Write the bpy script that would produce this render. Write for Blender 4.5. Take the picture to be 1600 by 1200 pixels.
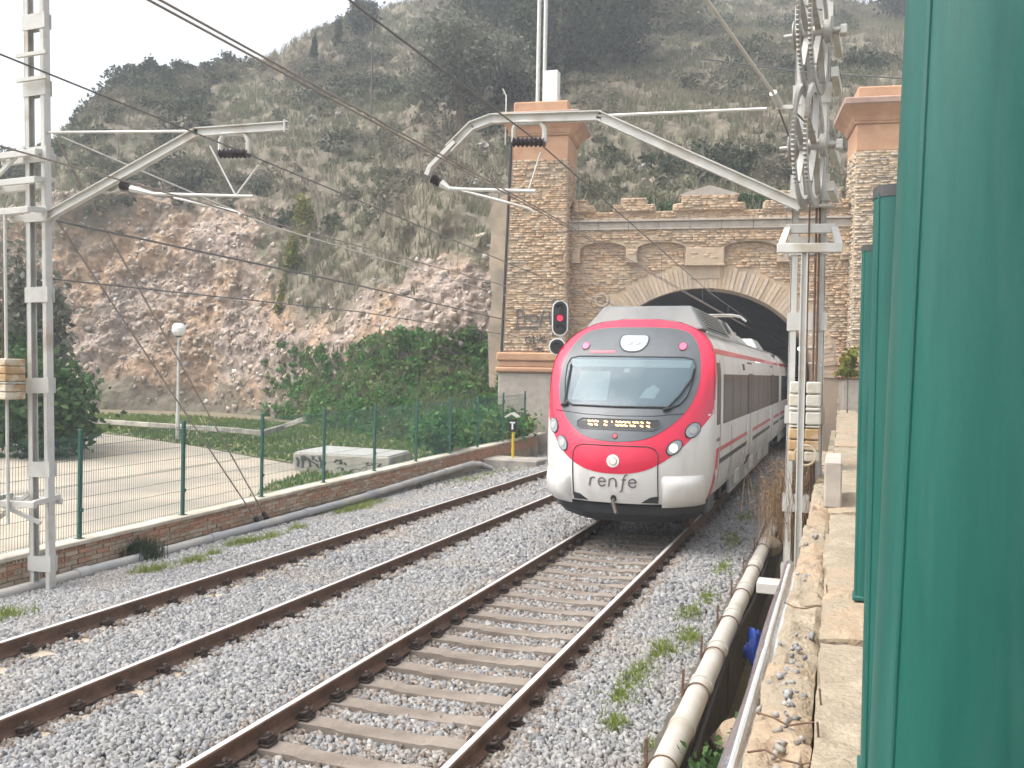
import bpy, bmesh, math, random
import numpy as np
from mathutils import Vector, Matrix, noise

for _o in list(bpy.data.objects):
    bpy.data.objects.remove(_o)
SC = bpy.context.scene
COL = SC.collection
R = math.radians
random.seed(11)
RNG = np.random.default_rng(7)

# ------------------------------------------------------------------ camera
CAM_H = 2.878
cam_data = bpy.data.cameras.new('camera')
cam_data.sensor_width = 36.0
cam_data.lens = 36.0 * 1450 / 1600
cam_data.clip_start = 0.05
cam_data.clip_end = 3000
cam = bpy.data.objects.new('camera', cam_data)
COL.objects.link(cam)
CAM_M = (Matrix.Rotation(R(19.475), 4, 'Z') @ Matrix.Rotation(R(90 - .777), 4, 'X') @ Matrix.Rotation(R(1.0725), 4, 'Z'))
cam.matrix_world = Matrix.Translation((0, 0, CAM_H)) @ CAM_M
SC.camera = cam

# ------------------------------------------------------------------ sky, sun, exposure
SUN_EL, SUN_AZ = R(58), R(-122)          # azimuth from +Y (towards the tunnel), negative = left
world = bpy.data.worlds.new('World')
SC.world = world
world.use_nodes = True
wn = world.node_tree
sky = wn.nodes.new('ShaderNodeTexSky')
sky.sky_type = 'NISHITA'
sky.sun_disc = False
sky.sun_elevation = SUN_EL
sky.sun_rotation = SUN_AZ
sky.air_density = 1.0
sky.dust_density = 6.0
sky.ozone_density = 1.0
wn.nodes['Background'].inputs[1].default_value = .15
veil = wn.nodes.new('ShaderNodeHueSaturation')          # thin white cloud: the same sky, paler
veil.inputs['Saturation'].default_value = .3
veil.inputs['Value'].default_value = 1.35
wn.links.new(sky.outputs[0], veil.inputs['Color'])
wn.links.new(veil.outputs[0], wn.nodes['Background'].inputs[0])
sun_d = bpy.data.lights.new('sun', 'SUN')
sun_d.energy = .9
sun_d.angle = R(40)
sun_d.color = (1, .975, .93)
sun = bpy.data.objects.new('sun', sun_d)
COL.objects.link(sun)
_sd = Vector((math.sin(SUN_AZ) * math.cos(SUN_EL), math.cos(SUN_AZ) * math.cos(SUN_EL), math.sin(SUN_EL)))
sun.rotation_euler = _sd.to_track_quat('Z', 'Y').to_euler()
SC.view_settings.view_transform = 'Standard'
SC.view_settings.look = 'None'
SC.view_settings.gamma = 1
SC.view_settings.use_curve_mapping = False
SC.view_settings.exposure = .95
SC.render.engine = 'CYCLES'
SC.cycles.use_denoising = True
SC.cycles.use_adaptive_sampling = True
SC.cycles.adaptive_threshold = .025
SC.cycles.max_bounces = 6
SC.cycles.diffuse_bounces = 3
SC.cycles.transparent_max_bounces = 12
SC.cycles.volume_bounces = 0

# ------------------------------------------------------------------ layout helper: a sight line met with a plane of the place
_M3 = CAM_M.to_3x3()
def at(px, py, X=None, Y=None, Z=None, D=None):
    d = _M3 @ Vector(((px - 800) / 1450, (600 - py) / 1450, -1))
    if D is not None: t = D
    elif X is not None: t = X / d.x
    elif Y is not None: t = Y / d.y
    else: t = (Z - CAM_H) / d.z
    return Vector((0, 0, CAM_H)) + d * t

# ------------------------------------------------------------------ materials
MATS = {}
def _new(name):
    m = bpy.data.materials.new(name)
    m.use_nodes = True
    MATS[name] = m
    nt = m.node_tree
    return m, nt, nt.nodes['Principled BSDF']

def mat(name, c1, c2=None, scale=6., rough=.8, metal=0., spec=.4, bump=0., bscale=None, detail=6., c3=None, s3=1.2, emit=None, es=0, coat=0, stretch=None, a3=.5):
    m, nt, b = _new(name)
    L = nt.links.new
    b.inputs['Roughness'].default_value = rough
    b.inputs['Metallic'].default_value = metal
    b.inputs['Specular IOR Level'].default_value = spec
    b.inputs['Coat Weight'].default_value = coat
    b.inputs['Base Color'].default_value = (*c1, 1)
    if emit:
        b.inputs['Emission Color'].default_value = (*emit, 1)
        b.inputs['Emission Strength'].default_value = es
    tc = nt.nodes.new('ShaderNodeTexCoord')
    src = tc.outputs['Object']
    if stretch:
        mp = nt.nodes.new('ShaderNodeMapping'); mp.inputs['Scale'].default_value = stretch
        L(src, mp.inputs['Vector']); src = mp.outputs['Vector']
    if c2 is not None:
        n = nt.nodes.new('ShaderNodeTexNoise'); n.inputs['Scale'].default_value = scale; n.inputs['Detail'].default_value = detail
        n.inputs['Roughness'].default_value = .65
        L(src, n.inputs['Vector'])
        r = nt.nodes.new('ShaderNodeValToRGB')
        r.color_ramp.elements[0].position = .33; r.color_ramp.elements[0].color = (*c1, 1)
        r.color_ramp.elements[1].position = .67; r.color_ramp.elements[1].color = (*c2, 1)
        L(n.outputs['Fac'], r.inputs['Fac'])
        out = r.outputs['Color']
        if c3 is not None:
            n3 = nt.nodes.new('ShaderNodeTexNoise'); n3.inputs['Scale'].default_value = s3; n3.inputs['Detail'].default_value = 5
            L(src, n3.inputs['Vector'])
            rr = nt.nodes.new('ShaderNodeValToRGB')
            rr.color_ramp.elements[0].position = a3 - .07; rr.color_ramp.elements[1].position = a3 + .12
            L(n3.outputs['Fac'], rr.inputs['Fac'])
            mx = nt.nodes.new('ShaderNodeMix'); mx.data_type = 'RGBA'
            L(rr.outputs['Color'], mx.inputs[0]); L(out, mx.inputs[6]); mx.inputs[7].default_value = (*c3, 1)
            out = mx.outputs[2]
        L(out, b.inputs['Base Color'])
    if bump:
        nb = nt.nodes.new('ShaderNodeTexNoise'); nb.inputs['Scale'].default_value = bscale or scale * 3; nb.inputs['Detail'].default_value = 6
        L(src, nb.inputs['Vector'])
        bp = nt.nodes.new('ShaderNodeBump'); bp.inputs['Strength'].default_value = bump; bp.inputs['Distance'].default_value = .02
        L(nb.outputs['Fac'], bp.inputs['Height']); L(bp.outputs['Normal'], b.inputs['Normal'])
    return m

def island_mat(name, cols, rough=.85, spec=.3, transl=0., noise_scale=None, c_alt=None, bump=0, alt_pos=.5):
    """each loose piece of the mesh draws its own tone out of cols"""
    m, nt, b = _new(name)
    L = nt.links.new
    b.inputs['Roughness'].default_value = rough
    b.inputs['Specular IOR Level'].default_value = spec
    g = nt.nodes.new('ShaderNodeNewGeometry')
    r = nt.nodes.new('ShaderNodeValToRGB')
    els = r.color_ramp.elements
    while len(els) < len(cols): els.new(.5)
    for i, c in enumerate(cols):
        els[i].position = i / (len(cols) - 1); els[i].color = (*c, 1)
    L(g.outputs['Random Per Island'], r.inputs['Fac'])
    out = r.outputs['Color']
    tc = nt.nodes.new('ShaderNodeTexCoord')
    if c_alt is not None:
        n = nt.nodes.new('ShaderNodeTexNoise'); n.inputs['Scale'].default_value = noise_scale; n.inputs['Detail'].default_value = 4
        L(tc.outputs['Object'], n.inputs['Vector'])
        rr = nt.nodes.new('ShaderNodeValToRGB'); rr.color_ramp.elements[0].position = alt_pos - .08; rr.color_ramp.elements[1].position = alt_pos + .12
        L(n.outputs['Fac'], rr.inputs['Fac'])
        mx = nt.nodes.new('ShaderNodeMix'); mx.data_type = 'RGBA'
        mm = nt.nodes.new('ShaderNodeMath'); mm.operation = 'MULTIPLY'; mm.inputs[1].default_value = .75
        L(rr.outputs['Color'], mm.inputs[0]); L(mm.outputs[0], mx.inputs[0])
        L(out, mx.inputs[6]); mx.inputs[7].default_value = (*c_alt, 1)
        out = mx.outputs[2]
    L(out, b.inputs['Base Color'])
    if bump:
        nb = nt.nodes.new('ShaderNodeTexNoise'); nb.inputs['Scale'].default_value = 40; nb.inputs['Detail'].default_value = 5
        L(tc.outputs['Object'], nb.inputs['Vector'])
        bp = nt.nodes.new('ShaderNodeBump'); bp.inputs['Strength'].default_value = bump; bp.inputs['Distance'].default_value = .02
        L(nb.outputs['Fac'], bp.inputs['Height']); L(bp.outputs['Normal'], b.inputs['Normal'])
    if transl:
        t = nt.nodes.new('ShaderNodeBsdfTranslucent'); L(out, t.inputs['Color'])
        mix = nt.nodes.new('ShaderNodeMixShader'); mix.inputs[0].default_value = transl
        o = nt.nodes['Material Output']
        L(b.outputs[0], mix.inputs[1]); L(t.outputs[0], mix.inputs[2]); L(mix.outputs[0], o.inputs['Surface'])
    return m

# ------------------------------------------------------------------ mesh helpers
class MB:
    def __init__(s): s.v = []; s.f = []
    def add(s, vs, fs):
        o = len(s.v); s.v += [tuple(p) for p in vs]; s.f += [tuple(i + o for i in f) for f in fs]; return s
    def box(s, c, d, rot=None, ch=0):
        hx, hy, hz = d[0] / 2, d[1] / 2, d[2] / 2
        c = Vector(c)
        if ch:
            pts = []
            for sx in (-1, 1):
                for sy in (-1, 1):
                    for sz in (-1, 1):
                        pts += [(sx * hx, sy * (hy - ch), sz * (hz - ch)), (sx * (hx - ch), sy * hy, sz * (hz - ch)), (sx * (hx - ch), sy * (hy - ch), sz * hz)]
            idx = lambda a, b_, e, k: ((a * 2 + b_) * 2 + e) * 3 + k
            fs = []
            for a in (0, 1): fs.append([idx(a, 0, 0, 0), idx(a, 1, 0, 0), idx(a, 1, 1, 0), idx(a, 0, 1, 0)][::(1 if a else -1)])
            for a in (0, 1): fs.append([idx(0, a, 0, 1), idx(0, a, 1, 1), idx(1, a, 1, 1), idx(1, a, 0, 1)][::(1 if a else -1)])
            for a in (0, 1): fs.append([idx(0, 0, a, 2), idx(1, 0, a, 2), idx(1, 1, a, 2), idx(0, 1, a, 2)][::(1 if a else -1)])
            for a in (0, 1):
                for e in (0, 1):
                    fs.append([idx(a, e, 0, 0), idx(a, e, 1, 0), idx(a, e, 1, 1), idx(a, e, 0, 1)])
                    fs.append([idx(a, 0, e, 0), idx(a, 1, e, 0), idx(a, 1, e, 2), idx(a, 0, e, 2)])
                    fs.append([idx(0, a, e, 1), idx(1, a, e, 1), idx(1, a, e, 2), idx(0, a, e, 2)])
            for a in (0, 1):
                for b_ in (0, 1):
                    for e in (0, 1): fs.append([idx(a, b_, e, 0), idx(a, b_, e, 1), idx(a, b_, e, 2)])
        else:
            pts = [(x, y, z) for x in (-hx, hx) for y in (-hy, hy) for z in (-hz, hz)]
            fs = [(0, 1, 3, 2), (4, 6, 7, 5), (0, 4, 5, 1), (2, 3, 7, 6), (0, 2, 6, 4), (1, 5, 7, 3)]
        if rot is not None: pts = [rot @ Vector(p) for p in pts]
        return s.add([c + Vector(p) for p in pts], fs)
    def bar(s, a, b, w, h, up=(0, 0, 1), ch=0):
        a, b = Vector(a), Vector(b); d = b - a; l = d.length; d.normalize()
        x = d.cross(Vector(up))
        if x.length < 1e-4: x = d.cross(Vector((1, 0, 0)))
        x.normalize(); z = x.cross(d)
        return s.box((a + b) / 2, (w, l, h), Matrix((x, d, z)).transposed(), ch)
    def tube(s, path, r, n=8, cap=True, rs=None):
        path = [Vector(p) for p in path]; m = len(path); vs = []; prev = None
        for i, p in enumerate(path):
            d = (path[min(i + 1, m - 1)] - path[max(i - 1, 0)]).normalized()
            if prev is None:
                x = d.cross(Vector((0, 0, 1)))
                if x.length < 1e-3: x = d.cross(Vector((1, 0, 0)))
            else: x = prev - d * prev.dot(d)
            x.normalize(); prev = x; y = d.cross(x)
            rr = rs[i] if rs else r
            for k in range(n):
                a = 2 * math.pi * k / n; vs.append(p + (x * math.cos(a) + y * math.sin(a)) * rr)
        fs = [(i * n + k, i * n + (k + 1) % n, (i + 1) * n + (k + 1) % n, (i + 1) * n + k) for i in range(m - 1) for k in range(n)]
        if cap: fs += [tuple(range(n))[::-1], tuple((m - 1) * n + k for k in range(n))]
        return s.add(vs, fs)
    def lathe(s, c, prof, axis=(0, 0, 1), n=20):
        ax = Vector(axis).normalized(); x = ax.orthogonal().normalized(); y = ax.cross(x); c = Vector(c); vs = []
        for (r, h) in prof:
            for k in range(n):
                a = 2 * math.pi * k / n; vs.append(c + ax * h + (x * math.cos(a) + y * math.sin(a)) * r)
        m = len(prof)
        fs = [(i * n + k, i * n + (k + 1) % n, (i + 1) * n + (k + 1) % n, (i + 1) * n + k) for i in range(m - 1) for k in range(n)]
        fs += [tuple(range(n))[::-1], tuple((m - 1) * n + k for k in range(n))]
        return s.add(vs, fs)
    def prism(s, poly, f0, f1):
        """poly: 2d points; f0/f1 map a 2d point to the two end caps"""
        n = len(poly)
        vs = [f0(p) for p in poly] + [f1(p) for p in poly]
        fs = [tuple(range(n))[::-1], tuple(range(n, 2 * n))] + [(i, (i + 1) % n, n + (i + 1) % n, n + i) for i in range(n)]
        return s.add(vs, fs)
    def sphere(s, c, r, n=12, m=8, sc=(1, 1, 1)):
        prof = [(max(1e-3, r * math.sin(math.pi * i / m)), -r * math.cos(math.pi * i / m)) for i in range(m + 1)]
        o = len(s.v); s.lathe((0, 0, 0), prof, n=n)
        for i in range(o, len(s.v)):
            p = s.v[i]; s.v[i] = (c[0] + p[0] * sc[0], c[1] + p[1] * sc[1], c[2] + p[2] * sc[2])
        return s
    def build(s, name, m, parent=None, smooth=False, loc=None, fix=True):
        me = bpy.data.meshes.new(name)
        me.from_pydata([tuple(p) for p in s.v], [], s.f)
        if fix:
            bm = bmesh.new(); bm.from_mesh(me); bmesh.ops.recalc_face_normals(bm, faces=bm.faces); bm.to_mesh(me); bm.free()
        return link_mesh(name, me, m, parent, smooth, loc)

def link_mesh(name, me, m, parent=None, smooth=False, loc=None):
    if m is not None:
        me.materials.append(MATS[m] if isinstance(m, str) else m)
    if smooth:
        me.polygons.foreach_set('use_smooth', np.ones(len(me.polygons), dtype=bool))
        try: me.set_sharp_from_angle(angle=R(35))
        except Exception: pass
    o = bpy.data.objects.new(name, me); COL.objects.link(o)
    if loc is not None: o.location = loc
    if parent is not None: o.parent = parent
    return o

def np_mesh(name, V, F):
    """V (n,3), F (m,k) all polygons of the same size"""
    me = bpy.data.meshes.new(name)
    V = np.ascontiguousarray(V, dtype=np.float32); F = np.ascontiguousarray(F, dtype=np.int32)
    me.vertices.add(len(V)); me.vertices.foreach_set('co', V.ravel())
    me.loops.add(F.size); me.loops.foreach_set('vertex_index', F.ravel())
    me.polygons.add(len(F)); me.polygons.foreach_set('loop_start', np.arange(0, F.size, F.shape[1], dtype=np.int32))
    me.update(calc_edges=True)
    return me

def tag(o, label, cat, group=None, kind=None):
    o['label'] = label; o['category'] = cat
    if group: o['group'] = group
    if kind: o['kind'] = kind
    return o
def structure(o): o['kind'] = 'structure'; return o
def stuff(o): o['kind'] = 'stuff'; return o
def empty(name, loc=(0, 0, 0), rz=0):
    o = bpy.data.objects.new(name, None); COL.objects.link(o); o.location = loc; o.rotation_euler = (0, 0, rz); return o
def clone(o, parent, loc=None, name=None):
    c = o.copy(); COL.objects.link(c); c.parent = parent
    if loc is not None: c.location = loc
    return c

def leaf_cloud(C, size, up=0., elong=1.6, jitter=.4):
    """C (n,3) leaf centres -> V, F of diamond-shaped leaves"""
    n = len(C)
    a = RNG.normal(size=(n, 3)); a[:, 2] += up * np.sign(RNG.random(n) + .2)
    a /= np.linalg.norm(a, axis=1)[:, None]
    b = RNG.normal(size=(n, 3)); b -= a * (a * b).sum(1)[:, None]; b /= np.linalg.norm(b, axis=1)[:, None]
    c = np.cross(a, b)
    s = (np.asarray(size) * (1 + jitter * (RNG.random(n) - .5) * 2))[:, None] if np.ndim(size) else size * (1 + jitter * (RNG.random(n) - .5) * 2)[:, None]
    V = np.stack([C - b * s * elong / 2, C + c * s / 2 + a * s * .12, C + b * s * elong / 2, C - c * s / 2 + a * s * .12], 1).reshape(-1, 3)
    F = np.arange(4 * n).reshape(n, 4)
    return V, F

def blades(C, h, w, lean=.35, n=6):
    """grass tufts: n thin bent blades at each base point"""
    m = len(C) * n
    B = np.repeat(C, n, 0) + RNG.normal(size=(m, 3)) * np.array([1, 1, 0]) * np.repeat(np.broadcast_to(h, len(C)), n)[:, None] * .18
    H = np.repeat(np.broadcast_to(h, len(C)), n) * (.55 + .6 * RNG.random(m))
    az = RNG.random(m) * 2 * np.pi; d = np.stack([np.cos(az), np.sin(az), 0 * az], 1)
    az2 = RNG.random(m) * 2 * np.pi; sd = np.stack([np.cos(az2), np.sin(az2), 0 * az2], 1) * (w / 2)
    ln = lean * RNG.random(m)[:, None] * H[:, None]
    up = np.array([0, 0, 1.])
    mid = B + up * (H * .6)[:, None] + d * ln * .4
    tip = B + up * H[:, None] + d * ln * 1.3
    V = np.stack([B - sd, B + sd, mid + sd * .8, mid - sd * .8, tip], 1).reshape(-1, 3)
    i = np.arange(m)[:, None] * 5
    F = np.concatenate([i + np.array([0, 1, 2]), i + np.array([0, 2, 3]), i + np.array([3, 2, 4])], 0)
    return V, F

def chunks(C, S, flat=.75):
    """angular stones: jittered cuboids at C (n,3) of size S (n,)"""
    n = len(C)
    base = np.array([(x, y, z) for x in (-1, 1) for y in (-1, 1) for z in (-1, 1)], float) * .5
    P = base[None] * (1 + .55 * (RNG.random((n, 8, 3)) - .5) * 2)
    P = P * (np.stack([.75 + .7 * RNG.random(n), .7 + .5 * RNG.random(n), flat * (.6 + .6 * RNG.random(n))], 1))[:, None, :]
    q = RNG.normal(size=(n, 4)); q[:, 0] += .8; q /= np.linalg.norm(q, axis=1)[:, None]
    w, x, y, z = q.T
    Rm = np.stack([np.stack([1 - 2 * (y * y + z * z), 2 * (x * y - z * w), 2 * (x * z + y * w)], 1),
                   np.stack([2 * (x * y + z * w), 1 - 2 * (x * x + z * z), 2 * (y * z - x * w)], 1),
                   np.stack([2 * (x * z - y * w), 2 * (y * z + x * w), 1 - 2 * (x * x + y * y)], 1)], 1)
    P = np.einsum('nij,nkj->nki', Rm, P) * S[:, None, None] + C[:, None, :]
    f = np.array([(0, 1, 3, 2), (4, 6, 7, 5), (0, 4, 5, 1), (2, 3, 7, 6), (0, 2, 6, 4), (1, 5, 7, 3)])
    return P.reshape(-1, 3), (np.arange(n)[:, None, None] * 8 + f[None]).reshape(-1, 4)

def interp(x, xs, ys): return float(np.interp(x, xs, ys))
def smooth_interp(x, pts):
    if x <= pts[0][0]: return pts[0][1]
    for i in range(len(pts) - 1):
        x0, y0 = pts[i]; x1, y1 = pts[i + 1]
        if x <= x1:
            m0 = (y1 - pts[i - 1][1]) / (x1 - pts[i - 1][0]) if i > 0 else (y1 - y0) / (x1 - x0)
            m1 = (pts[i + 2][1] - y0) / (pts[i + 2][0] - x0) if i + 2 < len(pts) else (y1 - y0) / (x1 - x0)
            h = x1 - x0; t = (x - x0) / h
            return (2*t**3-3*t**2+1)*y0 + (t**3-2*t**2+t)*h*m0 + (-2*t**3+3*t**2)*y1 + (t**3-t**2)*h*m1
    return pts[-1][1]

def text_mesh(body, size, shear=0., spacing=1.):
    cu = bpy.data.curves.new('text', 'FONT'); cu.body = body; cu.size = size; cu.align_x = 'CENTER'; cu.shear = shear; cu.space_character = spacing
    cu.resolution_u = 4
    o = bpy.data.objects.new('text', cu); COL.objects.link(o)
    bpy.context.view_layer.update()
    me = bpy.data.meshes.new_from_object(o)
    vs = [tuple(v.co) for v in me.vertices]; fs = [tuple(p.vertices) for p in me.polygons]
    bpy.data.objects.remove(o); bpy.data.curves.remove(cu); bpy.data.meshes.remove(me)
    return vs, fs

XR, XL = -3.51, -7.20      # track centre lines
# ------------------------------------------------------------------ palette
mat('steel_rust', (.12, .07, .047), (.19, .115, .078), 9, .75, .2, bump=.3, bscale=30)
mat('rail_top', (.86, .85, .83), (.76, .74, .72), 4, .38, .5, stretch=(4, .3, 4))
mat('sleeper', (.15, .122, .1), (.215, .18, .148), 5, .9, bump=.5, bscale=28, c3=(.24, .205, .17), s3=3)
mat('sleeper_pale', (.33, .27, .2), (.42, .36, .28), 5, .9, bump=.5, bscale=28)
mat('clip', (.035, .028, .025), (.075, .05, .04), 20, .8, .1, bump=.5, bscale=50)
mat('concrete', (.38, .35, .3), (.5, .46, .4), 3, .9, bump=.35, bscale=25, c3=(.27, .25, .22), s3=1.5)
mat('pale_concrete', (.52, .47, .39), (.62, .57, .48), 3, .9, bump=.3, bscale=25, c3=(.42, .37, .29), s3=2)
mat('cream_render', (.47, .37, .265), (.53, .43, .32), 2, .92, bump=.3, bscale=14, c3=(.4, .34, .27), s3=.8)
mat('wing_render', (.36, .29, .215), (.45, .37, .28), 1.6, .95, bump=.6, bscale=9, c3=(.27, .23, .18), s3=.9)
mat('orange_stone', (.46, .26, .15), (.53, .33, .205), 2.5, .9, bump=.3, bscale=14, c3=(.42, .24, .15), s3=1.1)
mat('grey_slab', (.3, .2, .16), (.4, .28, .22), 3, .9, bump=.3, bscale=14)
mat('grey_stone', (.33, .29, .25), (.44, .39, .33), 3, .92, bump=.4, bscale=12)
mat('mast_paint', (.5, .5, .47), (.58, .575, .54), 3, .55, .1, bump=.1, bscale=30, c3=(.4, .35, .28), s3=2.2, a3=.6)
mat('wheel_steel', (.34, .34, .32), (.44, .435, .41), 6, .6, .3, c3=(.3, .25, .2), s3=5, a3=.6)
mat('galv', (.5, .5, .47), (.6, .6, .57), 6, .5, .4)
mat('rusty_weight', (.36, .22, .1), (.5, .36, .2), 6, .85, bump=.5, c3=(.6, .55, .45), s3=4)
mat('grey_weight', (.5, .48, .42), (.62, .6, .53), 5, .85, bump=.4, c3=(.45, .33, .18), s3=3, a3=.6)
mat('wire', (.13, .13, .13), (.19, .185, .18), 3, .6, .4)
mat('wire_brown', (.26, .225, .2), (.33, .29, .26), 3, .6, .4)
mat('wire_pale', (.55, .54, .5), (.62, .6, .56), 3, .5, .3)
mat('insulator', (.03, .025, .03), (.06, .05, .05), 5, .25)
mat('fence_green', (.018, .085, .07), (.024, .105, .085), 4, .45, spec=.5)
mat('post_green', (.003, .082, .066), (.010, .106, .086), 2.2, .42, spec=.5, bump=.06, bscale=60, c3=(.022, .112, .094), s3=1.6, a3=.6, stretch=(14, 14, 1.2), detail=10)
mat('post_cap', (.05, .05, .055), (.08, .08, .08), 4, .6)
mat('pvc', (.42, .395, .35), (.49, .465, .42), 2.5, .5, c3=(.38, .34, .28), s3=2, a3=.6)
mat('pvc_grey', (.41, .39, .355), (.48, .46, .42), 3, .6, c3=(.33, .34, .36), s3=1.2)
mat('pvc_white', (.7, .74, .76), (.78, .8, .8), 2, .4)
mat('foil', (.75, .76, .78), (.55, .56, .6), 6, .22, .95, bump=.3, bscale=25)
mat('black_rubber', (.02, .02, .02), (.03, .03, .03), 5, .6)
mat('white_gloss', (.8, .79, .75), (.84, .83, .8), 2, .3, coat=.3)
mat('sand_path', (.36, .305, .235), (.44, .38, .3), 1.6, .95, bump=.5, bscale=16, c3=(.29, .26, .215), s3=.4)
mat('lawn', (.08, .13, .035), (.15, .17, .06), 2.5, .95, bump=.6, bscale=20, c3=(.24, .2, .12), s3=.8)
mat('soil', (.14, .12, .075), (.21, .175, .11), 2, .95, bump=.6, bscale=12)
mat('ditch_soil', (.1, .08, .06), (.17, .14, .1), 2, .95, bump=.6, bscale=12)
mat('ballast_base', (.2, .195, .19), (.3, .295, .285), 16, .95, bump=1, bscale=22)
mat('bark', (.16, .12, .09), (.25, .2, .15), 6, .9, bump=.7)
mat('sign_yellow', (.62, .42, .02), (.66, .47, .05), 4, .5)
mat('sign_black', (.015, .015, .016), (.025, .025, .025), 4, .5)
mat('sign_white', (.8, .8, .78), None, rough=.5)
mat('blue_plastic', (.008, .03, .18), (.012, .045, .25), 4, .4)
mat('paint_black', (.03, .03, .035), (.08, .075, .07), 12, .8)
mat('paint_grey', (.07, .066, .066), (.15, .14, .135), 12, .85)
mat('red_lamp', (.5, .01, .03), emit=(1, .03, .08), es=1.0, rough=.3)
mat('white_lamp', (.8, .8, .75), emit=(1, .97, .9), es=6, rough=.3)
mat('globe', (.82, .82, .8), (.86, .86, .84), 2, .25)
BAL = [(.13, .132, .138), (.22, .22, .222), (.285, .278, .265), (.195, .202, .215), (.36, .355, .345), (.25, .24, .22), (.305, .31, .318)]
island_mat('ballast', BAL, .9, c_alt=(.3, .265, .22), noise_scale=.55, alt_pos=.6)
island_mat('ballast_rusty', [(.12, .095, .078), (.2, .16, .13), (.28, .24, .2), (.17, .14, .12), (.32, .29, .255)], .9)
island_mat('brick_tan', [(.44, .30, .185), (.51, .365, .235), (.46, .305, .195), (.55, .43, .30), (.40, .28, .185), (.5, .395, .29), (.55, .395, .25), (.35, .285, .225)], .92, c_alt=(.42, .345, .26), noise_scale=.55, alt_pos=.55, bump=.4)
island_mat('brick_rubble', [(.5, .38, .25), (.42, .36, .29), (.58, .48, .34), (.36, .31, .26), (.55, .42, .28), (.48, .43, .36)], .92, bump=.5)
mat('mortar', (.44, .325, .22), (.51, .395, .275), 4, .95, bump=.5, bscale=12, c3=(.38, .31, .24), s3=.7)
mat('brick_red', (.42, .23, .145), (.5, .30, .2), 8, .92, bump=.4, bscale=30)
mat('brick_brown', (.36, .27, .185), (.44, .335, .24), 8, .92, bump=.4, bscale=30)
mat('brick_pale', (.47, .37, .27), (.53, .43, .33), 8, .92, bump=.4, bscale=30)
mat('wall_mortar', (.33, .27, .2), (.42, .35, .27), 5, .95, bump=.5, bscale=20, c3=(.2, .2, .12), s3=1.4)
mat('wall_top', (.24, .195, .135), (.41, .345, .255), 14, .95, bump=1, bscale=45, c3=(.27, .225, .16), s3=3.4, detail=10)
mat('wall_top_warm', (.28, .205, .135), (.41, .315, .215), 14, .95, bump=1, bscale=45, detail=10, c3=(.3, .25, .18), s3=3)
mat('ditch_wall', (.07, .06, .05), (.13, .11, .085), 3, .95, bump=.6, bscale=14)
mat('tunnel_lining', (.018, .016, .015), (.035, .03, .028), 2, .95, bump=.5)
LEAF = dict(rough=.7, spec=.25, transl=.3)
island_mat('leaf_green', [(.025, .06, .018), (.045, .1, .028), (.06, .13, .04), (.035, .085, .03), (.09, .15, .045)], **LEAF)
island_mat('leaf_ivy', [(.035, .12, .022), (.055, .17, .03), (.075, .22, .045), (.045, .145, .03), (.14, .22, .05)], **LEAF, c_alt=(.18, .18, .07), noise_scale=.5, alt_pos=.57)
island_mat('leaf_dark', [(.022, .036, .02), (.036, .055, .026), (.052, .068, .036), (.07, .075, .04)], **LEAF)
island_mat('leaf_olive', [(.09, .105, .07), (.15, .16, .12), (.21, .215, .17), (.12, .13, .09)], **LEAF)
island_mat('leaf_scrub', [(.09, .09, .055), (.15, .132, .092), (.185, .165, .122), (.08, .097, .05), (.21, .185, .142), (.125, .125, .075)], **LEAF, c_alt=(.08, .1, .04), noise_scale=.11, alt_pos=.52)
island_mat('grass_dry', [(.21, .18, .125), (.26, .222, .163), (.18, .16, .102), (.145, .15, .085), (.29, .25, .19)], **LEAF, c_alt=(.11, .135, .06), noise_scale=.1, alt_pos=.5)
island_mat('grass_green', [(.07, .13, .02), (.11, .18, .03), (.15, .22, .04), (.09, .14, .04), (.18, .22, .07)], **LEAF)
island_mat('grass_yellow', [(.15, .2, .03), (.22, .27, .05), (.11, .17, .03), (.26, .28, .09)], **LEAF)
island_mat('leaf_yellow', [(.1, .13, .02), (.17, .18, .03), (.22, .2, .04), (.08, .11, .02)], **LEAF)
island_mat('twig_dry', [(.16, .09, .05), (.25, .16, .09), (.32, .23, .14), (.2, .13, .08)], **LEAF)
island_mat('rock_chunk', [(.34, .28, .23), (.42, .34, .27), (.3, .27, .25), (.47, .41, .35), (.38, .29, .21), (.53, .49, .44)], .95, bump=.5)

# ================================================================== SETTING
def wall_z(Y): return .12 + .014 * (min(max(Y, 5), 40) - 11.5)     # top of the low wall's coping
def terrace_z(Y): return interp(Y, [5, 12, 22, 30, 46], [-.15, -.15, -.12, .08, .3])

# ground: one sheet to the horizon, with the ditch beside the track cut into it
prof = [(-900, 0), (-60, 0), (-25, 0), (-11.42, 0), (-11.40, -.62), (-10.2, -.62), (-6, -.55), (-1.45, -.5), (-1.32, -1.7), (-.34, -1.75), (-.30, -1.7), (.62, 1.05), (1.5, 1.1), (60, 1.1), (900, 1.1)]
ys = [-600, -60, -5, 4] + list(range(6, 40, 2)) + [60, 120, 900]
g = MB()
for y in ys:
    for i, (x, z) in enumerate(prof):
        g.v.append((x, y, z + (terrace_z(y) if i <= 3 else 0)))
n = len(prof)
g.f = [(j * n + i, j * n + i + 1, (j + 1) * n + i + 1, (j + 1) * n + i) for j in range(len(ys) - 1) for i in range(n - 1)]
structure(g.build('ground', 'soil', fix=False))

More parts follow.
